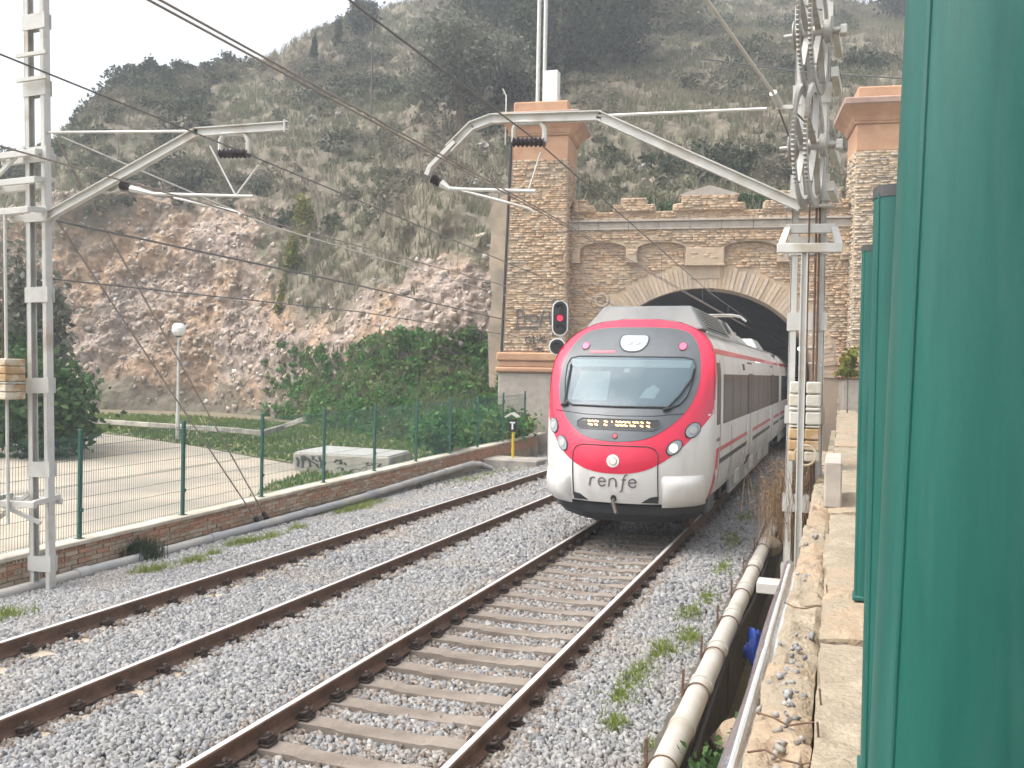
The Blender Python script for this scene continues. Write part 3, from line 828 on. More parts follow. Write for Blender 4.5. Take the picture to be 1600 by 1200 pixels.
# graffiti on the left pilaster: sprayed strokes lying on the brick
def ribbon(mb, pts, wd, place):
    pts = [Vector(p) for p in pts]; n_ = len(pts); vs = []
    for i, p in enumerate(pts):
        d = (pts[min(i + 1, n_ - 1)] - pts[max(i - 1, 0)])
        d = d.normalized() if d.length > 1e-6 else Vector((1, 0))
        x = Vector((-d.y, d.x)) * wd / 2
        vs += [place(p + x), place(p - x)]
    mb.add(vs, [(2 * i, 2 * i + 1, 2 * i + 3, 2 * i + 2) for i in range(n_ - 1)])
def arc(cx, cy, r, a0, a1, n_=10, ry=None):
    return [(cx + r * math.cos(R(a0 + (a1 - a0) * i / n_)), cy + (ry or r) * math.sin(R(a0 + (a1 - a0) * i / n_))) for i in range(n_ + 1)]
def gmap(p):    # tag sheet units -> pilaster front, metres
    z = 4.55 + p[1]
    return (-(UI + 2.3) + .25 + p[0], -.75 - bt(z) * .4 - .085, z)
gr = MB()
for st in ([(.12, .1), (.15, .8)], arc(.22, .68, .14, 160, -120), [(.42, .28), (.45, .62)], arc(.55, .5, .1, 170, 60), arc(.82, .48, .16, 0, 360, 14), [(1.08, .2), (1.2, .8), (1.45, .78), (1.5, .25)], [(1.12, .5), (1.46, .52)],
           [(1.5, .3), (1.7, .15), (1.85, .28)], [(1.68, .15), (1.6, -.25)], arc(1.85, -.08, .1, 60, 300), [(0, .08), (.5, .12), (1.0, .06)]):
    ribbon(gr, st, .075, gmap)
gr.build('graffiti_tag', 'paint_grey', portal)
gr = MB()
for st in (arc(.62, -.38, .13, 60, 330), [(.62, -.4), (.75, -.4)], [(.8, -.2), (.82, -.52), (.95, -.5)], [(.95, -.22), (1.03, -.52), (1.12, -.18)], arc(1.26, -.36, .12, 70, 330), [(1.2, -.4), (1.36, -.4)], [(.72, -.68), (.95, -.62), (.8, -.75), (1.1, -.78)], [(.98, -.88), (1.2, -.7)], [(1.0, -.7), (1.25, -.86)]):
    ribbon(gr, st, .05, gmap)
gr.build('graffiti_tag', 'paint_black', portal)
# red lamp and small mast lamps at the right tunnel mouth are built with the signals

# ================================================================== TRAIN
mat('train_white', (.68, .67, .64), (.74, .73, .70), 1.5, .36, coat=.2, c3=(.56, .54, .49), s3=1.3, a3=.56, stretch=(1.5, 1.5, .5))
mat('train_red', (.58, .018, .055), (.64, .026, .07), 1.5, .3, coat=.35)
mat('train_grey', (.075, .085, .093), (.098, .108, .117), 2, .35)
mat('train_black', (.022, .024, .028), (.04, .042, .045), 4, .55)
mat('roof_grey', (.36, .37, .36), (.44, .45, .43), 2, .5, c3=(.3, .3, .28), s3=1.2)
mat('fairing_grey', (.13, .138, .138), (.18, .188, .186), 2, .5, c3=(.2, .2, .19), s3=1.2)
mat('louvre_grey', (.42, .43, .42), None, rough=.5)
mat('train_glass', (.028, .033, .04), None, rough=.25, spec=.25)
mat('cab_dark', (.05, .06, .07), (.09, .1, .11), 2, .7)
mat('cab_pale', (.55, .55, .5), None, rough=.7)
mat('lamp_glass', (.24, .27, .29), (.34, .37, .39), 5, .15, spec=.6)
mat('logo_grey', (.16, .13, .14), None, rough=.5)
mat('stripe_dark', (.05, .05, .06), None, rough=.45)
mat('led', (.9, .4, .1), emit=(1, .5, .14), es=5, rough=.4)
mat('marker_red', (.75, .05, .1), emit=(1, .1, .18), es=1.1, rough=.3)
mat('headlight', (.9, .88, .8), emit=(1, .9, .75), es=5, rough=.3)
mat('steel_dark', (.06, .055, .05), (.1, .09, .08), 6, .6, .5)
m_, nt_, b_ = _new('windscreen')
b_.inputs['Base Color'].default_value = (.17, .24, .28, 1); b_.inputs['Roughness'].default_value = .12
b_.inputs['Specular IOR Level'].default_value = .6; b_.inputs['IOR'].default_value = 1.5
_t = nt_.nodes.new('ShaderNodeBsdfTransparent'); _t.inputs[0].default_value = (.55, .66, .7, 1)
_mx = nt_.nodes.new('ShaderNodeMixShader'); _mx.inputs[0].default_value = .45
nt_.links.new(_t.outputs[0], _mx.inputs[1]); nt_.links.new(b_.outputs[0], _mx.inputs[2]); nt_.links.new(_mx.outputs[0], nt_.nodes['Material Output'].inputs['Surface'])

train = tag(empty('commuter_train', (XR, 0, 0)), 'red and white commuter train with grey cab mask leaving the tunnel', 'train')
OUT = [(.72, 1.36), (.9, 1.42), (1.3, 1.47), (2.8, 1.47), (3.1, 1.445), (3.3, 1.39), (3.5, 1.27), (3.66, 1.10), (3.78, .88), (3.85, .64), (3.89, .3)]
def U(z): return smooth_interp(z, OUT)
TIP = [(.4, 15.3), (.75, 15.12), (1.1, 15.02), (1.46, 15.0), (1.8, 15.1), (2.3, 15.42), (2.8, 15.9), (3.15, 16.22), (3.45, 16.5), (3.7, 16.76), (3.89, 17.05)]
SIDE = [(.4, 16.25), (2.4, 16.2), (2.9, 16.3), (3.2, 16.48), (3.5, 16.74), (3.7, 16.92), (3.89, 17.1)]
def nose_y(u, z):
    t = min(1, abs(u) / U(z))
    y0, y1 = smooth_interp(z, TIP), smooth_interp(z, SIDE)
    return y0 + (y1 - y0) * (1 - (1 - t ** 2.5) ** .6)
def S(u, z, off=0.):
    z = min(z, 3.885); lim = U(z)
    u = max(-lim, min(lim, u)); t = u / lim
    P = Vector((u, nose_y(u, z), z))
    if off:
        if abs(t) > .985: nrm = Vector((math.copysign(1, u), -.25, .08))
        else:
            e = .01
            du = (nose_y(u + e, z) - nose_y(u - e, z)) / (2 * e) if abs(u) + e < lim else math.copysign(3, u)
            dz = (nose_y(u, min(z + e, 3.89)) - nose_y(u, z - e)) / (2 * e)
            nrm = Vector((max(-6, min(6, du)), -1, max(-4, min(4, dz))))
        P += nrm.normalized() * off
    return P
# cab shell
g = MB()
zr = list(np.linspace(.72, 3.5, 40)) + list(np.linspace(3.54, 3.885, 14))
ts = [math.sin(math.pi / 2 * k / 26) for k in range(-26, 27)]
for z in zr:
    for t in ts: g.v.append(tuple(S(t * U(z), z)))
n = len(ts)
g.f = [(j * n + i, j * n + i + 1, (j + 1) * n + i + 1, (j + 1) * n + i) for j in range(len(zr) - 1) for i in range(n - 1)]
cab = g.build('cab_shell', 'train_white', train, smooth=True, fix=False)
cab.data.materials.append(MATS['train_red'])
for p_ in cab.data.polygons:
    c_ = p_.center
    if c_.z > 1.22 + 1.0 * (abs(c_.x) / 1.47) ** 2.5 + .045: p_.material_index = 1
def car(y1, y0=None, name='car_body'):
    g = MB(); nz_ = len(zr)
    ring0 = [(-U(z), (nose_y(U(z), z) if y0 is None else y0), z) for z in zr] + [(U(z), (nose_y(U(z), z) if y0 is None else y0), z) for z in reversed(zr)]
    g.v = ring0 + [(p[0], y1, p[2]) for p in ring0]
    m = len(ring0)
    g.f = [(i, (i + 1) % m, m + (i + 1) % m, m + i) for i in range(m)] + [tuple(range(m, 2 * m))]
    if y0 is not None: g.f.append(tuple(range(m))[::-1])
    return g.build(name, 'train_white', train, smooth=True)
YE = 34.3
car1 = car(YE); car2 = car(60, YE + .55)
MB().box((0, YE + .27, 2.2), (2.5, .56, 2.9)).build('gangway', 'black_rubber', train)

def patch(outline, off, m, parent, name, centre=None, rings=9, thick=.0):
    """a region of the nose, given in front view, draped on the shell"""
    c = Vector(centre) if centre else sum((Vector(p) for p in outline), Vector((0, 0))) / len(outline)
    g = MB(); n_ = len(outline)
    g.v.append(tuple(S(c.x, c.y, off)))
    for r in range(1, rings + 1):
        for p in outline:
            q = c.lerp(Vector(p), r / rings); g.v.append(tuple(S(q.x, q.y, off)))
    g.f = [(0, 1 + i, 1 + (i + 1) % n_) for i in range(n_)]
    for r in range(rings - 1):
        o = 1 + r * n_
        g.f += [(o + i, o + (i + 1) % n_, o + n_ + (i + 1) % n_, o + n_ + i) for i in range(n_)]
    o = 1 + (rings - 1) * n_; k = len(g.v)
    for p in outline: g.v.append(tuple(S(p[0], p[1], off - .012)))
    g.f += [(o + i, o + (i + 1) % n_, k + (i + 1) % n_, k + i) for i in range(n_)]
    return g.build(name, m, parent, smooth=True)
def dense(poly, step=.06, closed=True):
    out = []
    P = [Vector(p) for p in poly]
    for i in range(len(P) - (0 if closed else 1)):
        a, b = P[i], P[(i + 1) % len(P)]; k = max(1, int((b - a).length / step))
        out += [tuple(a.lerp(b, j / k)) for j in range(k)]
    if not closed: out.append(tuple(P[-1]))
    return out
def spl(half, n_=7):
    """smooth a half outline (u>=0, top to bottom) and mirror it"""
    h = []
    for i in range(len(half) - 1):
        p0 = Vector(half[max(i - 1, 0)]) if i else Vector((-half[1][0], half[1][1])); p1, p2 = Vector(half[i]), Vector(half[i + 1])
        p3 = Vector(half[i + 2]) if i + 2 < len(half) else Vector((-half[-2][0], half[-2][1]))
        for k in range(n_):
            t = k / n_
            h.append(.5 * ((2 * p1) + (-p0 + p2) * t + (2 * p0 - 5 * p1 + 4 * p2 - p3) * t * t + (-p0 + 3 * p1 - 3 * p2 + p3) * t ** 3))
    h.append(Vector(half[-1]))
    return [tuple(p) for p in h] + [(-p[0], p[1]) for p in reversed(h[1:-1])]
# red surround: whole upper face down to a U-shaped lower edge
zl = lambda u: 1.22 + 1.0 * (abs(u) / 1.47) ** 2.5
right = [(U(z), z) for z in np.linspace(3.87, zl(1.47), 30)]
lowr = [(u, zl(u)) for u in np.linspace(1.46, 0, 24)]
half = right + lowr
red_out = half + [(-p[0], p[1]) for p in reversed(half[:-1])]
red = patch(red_out, .006, 'train_red', train, 'red_surround', (0, 2.5), 16)
# red continues over the roof edge behind the face
g = MB(); zz = [z for z in np.linspace(2.45, 3.885, 26)]
loop = [(-U(z), nose_y(U(z), z), z) for z in zz] + [(U(z), nose_y(U(z), z), z) for z in reversed(zz)]
mid_ = []
for (x, y, z) in loop: mid_.append((x * 1.0045, y - .02, z + (.005 if z > 3.6 else .003)))
back = [(x * 1.0045, y + .13 + .1 * max(0, z - 2.45) + .75 * max(0, z - 3.35), z + (.005 if z > 3.6 else .003)) for (x, y, z) in loop]
g.v = mid_ + back; m = len(loop)
g.f = [(i, i + 1, m + i + 1, m + i) for i in range(m - 1)]
g.build('red_roof_edge', 'train_red', train, smooth=True)
mask_out = spl([(0, 3.72), (.55, 3.71), (.9, 3.64), (1.1, 3.45), (1.21, 3.15), (1.24, 2.8), (1.19, 2.5), (1.05, 2.22), (.82, 1.98), (.5, 1.80), (0, 1.74)])
mask = patch(mask_out, .014, 'train_grey', train, 'cab_mask', (0, 2.7), 14)
# windscreen with a cab behind it
ws_h = [(0, 3.16), (.95, 3.16), (1.1, 3.12), (1.14, 3.0), (1.12, 2.75), (1.06, 2.5), (.96, 2.36), (.86, 2.31), (0, 2.30)]
ws_out = dense([(-p[0], p[1]) for p in reversed(ws_h)] + ws_h[1:-1], .07)
ws_back = patch(ws_out, .018, 'cab_dark', mask, 'cab_interior', (0, 2.75), 8)
patch(dense([(-1.05, 2.98), (1.05, 2.98), (1.08, 3.11), (-1.08, 3.11)], .08), .022, 'cab_pale', mask, 'sun_blind', None, 3)
patch(dense([(.3, 2.45), (.55, 2.45), (.62, 2.6), (.5, 2.68), (.38, 2.6)], .05), .022, 'cab_pale', mask, 'dashboard_paper', None, 3)
patch(dense([(-.06, 2.88), (.03, 2.88), (.03, 2.95), (-.06, 2.95)], .05), .022, 'cab_pale', mask, 'mirror', None, 3)
patch(dense([(-.9, 2.4), (-.25, 2.4), (-.3, 2.9), (-.85, 2.9)], .08), .021, 'roof_grey', mask, 'cab_seat', None, 4)
patch(ws_out, .03, 'windscreen', mask, 'windscreen', (0, 2.75), 8)
def line_on(pts, rad, m, parent, name, off=.012, step=.06):
    g = MB(); g.tube([S(p[0], p[1], off) for p in dense(pts, step, False)], rad, 6); return g.build(name, m, parent, smooth=True)
line_on(ws_out + [ws_out[0]], .018, 'train_black', mask, 'windscreen_seal', .026)
line_on([(-1.2, 2.22), (-.6, 2.17), (0, 2.155), (.6, 2.17), (1.05, 2.22)], .006, 'train_black', mask, 'panel_gap', .016)
for pts in ([(-1.0, 2.31), (-1.03, 2.6), (-1.06, 3.0)], [(.78, 2.28), (.95, 2.5), (1.1, 2.78), (1.12, 2.95)]):
    wp = line_on(pts, .017, 'black_rubber', mask, 'wiper', .055); 
    line_on([(pts[0][0] - .06, pts[0][1] - .02), (pts[0][0] + .06, pts[0][1] + .01)], .028, 'black_rubber', mask, 'wiper_pivot', .05)
# headlamp in the brow, marker lamps
brow = [(.0, 3.555), (.2, 3.55), (.25, 3.47), (.22, 3.36), (.13, 3.28), (0, 3.26)]
bl = spl(brow, 4)
patch([(p[0] * 1.1, 3.41 + (p[1] - 3.41) * 1.1) for p in bl], .02, 'train_black', mask, 'headlamp_rim', (0, 3.42), 3)
hl = patch(bl, .028, 'lamp_glass', mask, 'headlamp', (0, 3.42), 4)
for u in (-.07, .07): patch([(u + .045 * math.cos(a), 3.43 + .05 * math.sin(a)) for a in np.linspace(0, 2 * math.pi, 13)[:-1]], .033, 'lamp_glass', hl, 'bulb', None, 2)
def disc(u, z, ru, rz, off, m, parent, name, tilt=0, rings=3, n_=20):
    ct, st = math.cos(tilt), math.sin(tilt)
    pts = [(u + ru * math.cos(a) * ct - rz * math.sin(a) * st, z + ru * math.cos(a) * st + rz * math.sin(a) * ct) for a in np.linspace(0, 2 * math.pi, n_ + 1)[:-1]]
    return patch(pts, off, m, parent, name, (u, z), rings)
for s in (-1, 1):
    disc(s * .88, 3.36, .075, .075, .024, 'train_black', mask, 'lamp_rim'); disc(s * .88, 3.36, .06, .06, .032, 'marker_red', mask, 'marker_lamp')
patch(dense([(-.78, 3.23), (-.3, 3.235), (-.3, 3.275), (-.78, 3.27)], .05), .018, 'train_red', mask, 'unit_number', None, 2)
disc(0, 1.83, .05, .05, .022, 'train_black', mask, 'camera_rim'); disc(0, 1.83, .034, .034, .028, 'train_red', mask, 'camera_lens')
# destination display: two rows of lit segments as the shutter caught them
dp = dense([(-.62, 1.93), (.6, 1.93), (.7, 1.98), (.72, 2.03), (.68, 2.1), (-.62, 2.1), (-.7, 2.05), (-.7, 1.97)], .07)
disp = patch(dp, .017, 'train_black', mask, 'destination_display', None, 4)
line_on(dp + [dp[0]], .006, 'train_grey', mask, 'display_frame', .02)
row1 = [(210, 275), (285, 340), (345, 410), (515, 580), (650, 668), (730, 785), (795, 850), (860, 920), (930, 990), (1035, 1085), (1092, 1140), (1175, 1220), (1275, 1330)]
row2 = [(225, 310), (345, 410), (520, 580), (730, 790), (800, 870), (880, 950), (990, 1040), (1045, 1090), (1170, 1220), (1275, 1335)]
for row, zc_ in ((row1, 2.04), (row2, 1.985)):
    for a, b in row:
        ua, ub = (a - 770) / 1600 * 1.5 + .02, (b - 770) / 1600 * 1.5 + .02
        g = MB(); g.add([S(ua, zc_ + .010, .026), S(ub, zc_ - .004, .026), S(ub, zc_ + .016, .026), S(ua, zc_ + .030, .026)], [(0, 1, 2, 3)]).build('lit_segment', 'led', disp, fix=False)
# headlight clusters
for s in (-1, 1):
    for (u, z, ru, rz, tl) in ((1.2, 1.95, .085, .125, -.5), (.95, 1.67, .08, .13, -.65)):
        disc(s * u, z, ru + .018, rz + .018, .016, 'train_black', train, 'lamp_rim', s * tl)
        h_ = disc(s * u, z, ru, rz, .026, 'lamp_glass', train, 'headlight', s * tl)
        if s == 1 and u < 1.1: disc(s * u - .015, z - .01, .05, .06, .036, 'headlight', h_, 'lit_bulb')
        else: disc(s * u, z, .05, .06, .033, 'roof_grey', h_, 'bulb')
# nose hatch and its gap line, emblem, name
hatch = [(-.72, .80), (-.72, 1.55), (-.66, 1.64), (-.55, 1.68), (.55, 1.68), (.66, 1.64), (.72, 1.55), (.72, .80)]
line_on(hatch, .009, 'train_black', train, 'hatch_gap', .009)
em = disc(0, 1.43, .105, .105, .016, 'white_gloss', train, 'emblem', n_=28)
g = MB(); pts = [(0 + .062 * math.cos(R(a)), 1.435 + .062 * math.sin(R(a))) for a in range(80, -191, -15)]
g.tube([S(p[0], p[1], .022) for p in pts], .012, 6); g.build('emblem_mark', 'rusty_weight', em)
# lettering drawn as strokes: r e n f e
def stroke_letters():
    g = MB()
    w_ = .026
    def e_(x): return [arc(x + .065, .075, .062, 5, 330, 12, .07), [(x + .01, .08), (x + .125, .085)]]
    L_ = [[(.0, .0), (.03, .14)], arc(.08, .085, .055, 165, 60, 6, .058)] + e_(.16)
    L_ += [[(.34, .0), (.355, .14)], arc(.41, .085, .055, 170, 0, 8, .06), [(.465, .09), (.462, .0)]]
    L_ += [[(.52, -.085), (.555, -.06), (.575, .04), (.595, .16), (.62, .205), (.655, .21)], [(.555, .125), (.63, .13)]] + e_(.67)
    for st in L_:
        ribbon(g, st, w_, lambda p: S(p[0] - .41, 1.0 + p[1], .012))
    return g.build('lettering', 'logo_grey', train, fix=False)
stroke_letters()
# buffer housings
for s in (-1, 1):
    g = MB(); prof_ = []
    nu, nv_ = 14, 12
    for j in range(nv_ + 1):
        for i in range(nu + 1):
            a = -1 + 2 * i / nu; b = -1 + 2 * j / nv_
            uu = 1.08 + .31 * a; zz_ = .93 + .27 * b
            bul = max(0, (1 - abs(a) ** 2.6)) ** .7 * max(0, (1 - abs(b) ** 2.6)) ** .7
            P = S(s * min(uu, 1.39), max(zz_, .721), .0); n2 = S(s * min(uu, 1.37), max(zz_, .721), .01) - S(s * min(uu, 1.37), max(zz_, .721), 0)
            g.v.append(tuple(P + n2.normalized() * (bul * .085 - .002) + Vector((0, -bul * .08, 0)) + Vector((0, 0, min(0, zz_ - .721)))))
    g.f = [(j * (nu + 1) + i, j * (nu + 1) + i + 1, (j + 1) * (nu + 1) + i + 1, (j + 1) * (nu + 1) + i) for j in range(nv_) for i in range(nu)]
    g.build('buffer_housing', 'train_white', train, smooth=True)
# black apron
g = MB()
for z, k, b in ((.80, .93, .10), (.66, .96, .0), (.52, .95, .03), (.42, .90, .14), (.34, .80, .36)):
    for t in ts:
        P = S(t * U(max(z, .73)), max(z, .73)); g.v.append((P.x * k, P.y + b + .12, z))
n = len(ts)
g.f = [(j * n + i, j * n + i + 1, (j + 1) * n + i + 1, (j + 1) * n + i) for j in range(4) for i in range(n - 1)]
g.build('apron', 'train_black', train, smooth=True)
g = MB()
for s in (-1, 1):
    pts = [(s * .72, .74), (s * .72, .86), (s * .6, .84), (s * .45, .745)]
    patch(dense(pts, .04), .01, 'train_black', train, 'apron_notch', None, 2)
disc(0, .80, .05, .06, .012, 'train_black', train, 'coupler_opening')
MB().tube([S(0, .80, .02) + Vector((0, .05, 0)), S(0, .80, .02) + Vector((.02, -.12, -.04)), S(0, .8, .02) + Vector((.12, -.3, -.2))], .03, 8).build('coupler_hook', 'steel_dark', train, smooth=True)
MB().box((0, 17.6, .5), (1.9, 2.6, .3)).build('underframe', 'train_black', train)

# ---- sides (both), built on the plane faces
def side_quad(y0, y1, z0, z1, off, m, parent, name, s, shear=0, th=.01):
    g = MB()
    def P(y, z, o): return (s * (U(z) + o), y, z)
    nz_ = max(1, int((z1 - z0) / .15)); vs = []
    for k in range(nz_ + 1):
        z = z0 + (z1 - z0) * k / nz_; sh = shear * (z - z0)
        vs += [P(y0 + sh, z, off), P(y1 + sh, z, off), P(y1 + sh, z, off - th), P(y0 + sh, z, off - th)]
    fs = []
    for k in range(nz_):
        a = 4 * k
        for e in range(4): fs.append((a + e, a + (e + 1) % 4, a + 4 + (e + 1) % 4, a + 4 + e))
    fs += [(0, 1, 2, 3), (4 * nz_ + 3, 4 * nz_ + 2, 4 * nz_ + 1, 4 * nz_)]
    return g.add(vs, fs).build(name, m, parent)
for s in (1, -1):
    for body, ya, yb, doors in ((car1, 16.75, YE - .1, ((22.4, 23.7), (30.0, 31.3))), (car2, YE + .7, 59, ((38.5, 39.8), (46, 47.3)))):
        side_quad(ya if body is not car1 else 16.55, yb, 3.26, 3.36, .006, 'train_red', body, 'upper_stripe', s)
        # continuous dark window band, broken into panes
        w0 = 17.55 if body is car1 else ya + .4
        side_quad(w0, yb - .3, 1.98, 2.90, .004, 'train_glass', body, 'window_band', s)
        y = w0
        k = 0
        while y < yb - 1:
            y2 = min(y + 1.55, yb - .32)
            pn = side_quad(y + .03, y2 - .03, 2.02, 2.86, .008, 'train_glass', body, 'window_pane', s, th=.006)
            y = y2; k += 1
        segs = []; last = 17.1 if body is car1 else ya
        for d0, d1 in doors:
            segs.append((last, d0 - .1)); last = d1 + .1
            dr = side_quad(d0, d1, .86, 1.955, .012, 'train_white', body, 'door', s, th=.02)
            mid = (d0 + d1) / 2
            for q0, q1 in ((d0 + .07, mid - .05), (mid + .05, d1 - .07)): side_quad(q0, q1, 1.985, 2.92, .018, 'train_glass', dr, 'door_window', s, th=.008)
            side_quad(mid - .012, mid + .012, .9, 2.94, .016, 'train_black', dr, 'door_seal', s)
            side_quad(d0 + .1, d1 - .1, 3.16, 3.2, .008, 'train_black', body, 'door_header', s)
        segs.append((last, yb))
        for a, b in segs:
            side_quad(a, b, 1.50, 1.58, .006, 'train_red', body, 'lower_stripe', s)
            side_quad(a + .1, b, 1.27, 1.36, .006, 'stripe_dark', body, 'dark_stripe', s)
        for y in np.arange(ya + 2.2, yb - 1, 3.1):
            side_quad(y, y + .015, .78, 1.9, .004, 'train_grey', body, 'panel_gap', s)
        side_quad(ya + 4.5, ya + 4.9, 3.0, 3.14, .008, 'train_black', body, 'coach_number_panel', s)
    # cab side window, cab door line, name and number on the side, red corner
    side_quad(16.62, 17.05, 2.0, 3.1, .008, 'train_glass', car1, 'cab_side_window', s)
    side_quad(17.12, 17.15, .85, 3.15, .005, 'train_grey', car1, 'panel_gap', s)
    side_quad(16.62, 17.05, 1.7, 1.76, .005, 'logo_grey', car1, 'small_lettering', s)
    side_quad(16.3, 16.62, .735, 1.58, .009, 'train_red', car1, 'red_corner', s, shear=.42, th=.012)
    MB().lathe((s * (U(1.15) + .005), 16.66, 1.15), [(.08, 0), (.08, .012), (.05, .016)], axis=(s, 0, 0), n=14).build('side_marker', 'white_gloss', car1)
    # skirts between the bogies
    for y0_, y1_, zb in ((16.4, 17.3, .45), (19.9, 31.0, .40), (36.5, 50, .4)):
        MB().box((s * 1.33, (y0_ + y1_) / 2, (zb + .8) / 2), (.08, y1_ - y0_, .8 - zb), ch=.02).build('skirt', 'train_grey' if y0_ < 17 else 'roof_grey', car1)
    for y in (21.0, 24.5, 27.2): MB().box((s * 1.385, y, .68), (.05, .8, .3), ch=.015).build('equipment_box', 'train_white', car1)
    side_quad(22.6, 23.5, .78, .98, .02, 'train_black', car1, 'door_step', s)
# bogies with wheels
def bogie(y):
    b = MB().box((0, 0, .55), (2.0, 2.9, .22), ch=.04)
    for s in (-1, 1):
        b.box((s * 1.06, 0, .6), (.16, 3.0, .24), ch=.05)
        for q in (-.95, .95): b.lathe((s * 1.06, q, .46), [(.16, 0), (.16, .14), (.1, .17)], axis=(s, 0, 0), n=14)
        for q in (-.3, .3): b.tube([(s * 1.1, q, .5), (s * 1.1, q, .85)], .12, 10)
    o = b.build('bogie', 'steel_dark', train, loc=(0, y, 0))
    for q in (-.95, .95):
        for s in (-1, 1):
            w_ = MB().lathe((s * .8, q, .445), [(.1, 0), (.15, .02), (.36, .02), (.38, .0), (.445, .0), (.445, .13), (.38, .135), (.36, .1), (.14, .1), (.1, .16)], axis=(s, 0, 0), n=28)
            w_.build('wheel', 'steel_rust', o, smooth=True)
bogie(18.6); bogie(34.5)
# roof equipment
def roof_unit(y0, y1, wb, wt, zb, zt, slope, name, m='roof_grey', back=.2):
    g = MB()
    g.v = [(-wb, y0, zb), (wb, y0, zb), (wb, y1, zb), (-wb, y1, zb), (-wt, y0 + slope, zt), (wt, y0 + slope, zt), (wt, y1 - back, zt), (-wt, y1 - back, zt)]
    g.f = [(0, 1, 5, 4), (1, 2, 6, 5), (2, 3, 7, 6), (3, 0, 4, 7), (4, 5, 6, 7), (3, 2, 1, 0)]
    o = g.build(name, m, train)
    bv = o.modifiers.new('b', 'BEVEL'); bv.width = .04; bv.segments = 2
    return o
fair = roof_unit(17.25, 21.6, 1.13, .84, 3.72, 4.18, .35, 'roof_fairing', 'fairing_grey')
for s in (1, -1):
    a0 = Vector((s * 1.13, 0, 3.72)); a1 = Vector((s * .84, 0, 4.18)); d = (a1 - a0).normalized(); nn = Vector((s * d.z, 0, -s * d.x)) * (1 if True else -1)
    gp = MB(); 
    q0, q1 = a0.lerp(a1, .12), a0.lerp(a1, .92)
    gp.add([q0 + nn * .004 + Vector((0, 17.95, 0)), q0 + nn * .004 + Vector((0, 21.3, 0)), q1 + nn * .004 + Vector((0, 21.2, 0)), q1 + nn * .004 + Vector((0, 18.05, 0))], [(0, 1, 2, 3)]).build('grille_back', 'train_black', fair, fix=False)
    for k in range(8):
        c = a0.lerp(a1, .16 + .76 * k / 7.5) + nn * .02
        g = MB(); g.bar(c + Vector((0, 17.97, 0)), c + Vector((0, 21.25, 0)), .05, .016, up=(nn + d * .9)); g.build('louvre', 'louvre_grey', fair)
u2 = roof_unit(21.75, 24.2, 1.1, .8, 3.72, 4.2, .1, 'roof_fairing', back=.5)
for s in (1, -1):
    g = MB(); g.add([(s * 1.03, 22.0, 3.86), (s * 1.03, 22.7, 3.86), (s * .86, 22.7, 4.15), (s * .86, 22.0, 4.15)], [(0, 1, 2, 3)])
    for i in range(4): g.v[i] = (g.v[i][0] + s * .01, g.v[i][1], g.v[i][2] + .008)
    g.build('hatch', 'train_black', u2, fix=False)
roof_unit(25.2, 28, .95, .7, 3.76, 4.02, .3, 'roof_box', back=.3)
roof_unit(30.5, 33, 1.0, .8, 3.76, 4.08, .3, 'roof_box', back=.3)
for s in (1, -1): MB().bar((s * 1.18, 17.3, 3.66), (s * 1.18, YE - .1, 3.66), .05, .05, ch=.01).build('gutter', 'roof_grey', train)
# pantograph, folded low
pan = MB().box((0, 27.6, 4.12), (1.1, 1.5, .07), ch=.02)
for s in (-1, 1):
    for q in (27.0, 28.2): pan.lathe((s * .5, q, 3.98), [(.05, 0), (.08, .03), (.05, .06), (.08, .09), (.05, .12)], n=10)
pt = pan.build('pantograph', 'orange_stone', train)
MB().tube([(0, 28.1, 4.15), (0, 26.6, 4.42), (0, 28.0, 4.62)], .045, 8).build('pantograph_arm', 'rusty_weight', pt)
MB().tube([(-.85, 27.6, 4.48), (-.72, 27.6, 4.6), (-.5, 27.6, 4.64), (.5, 27.6, 4.64), (.72, 27.6, 4.6), (.85, 27.6, 4.48)], .03, 8).build('pantograph_head', 'roof_grey', pt)
MB().tube([(-.85, 28.2, 4.48), (-.72, 28.2, 4.6), (-.5, 28.2, 4.64), (.5, 28.2, 4.64), (.72, 28.2, 4.6), (.85, 28.2, 4.48)], .03, 8).build('pantograph_head', 'roof_grey', pt)

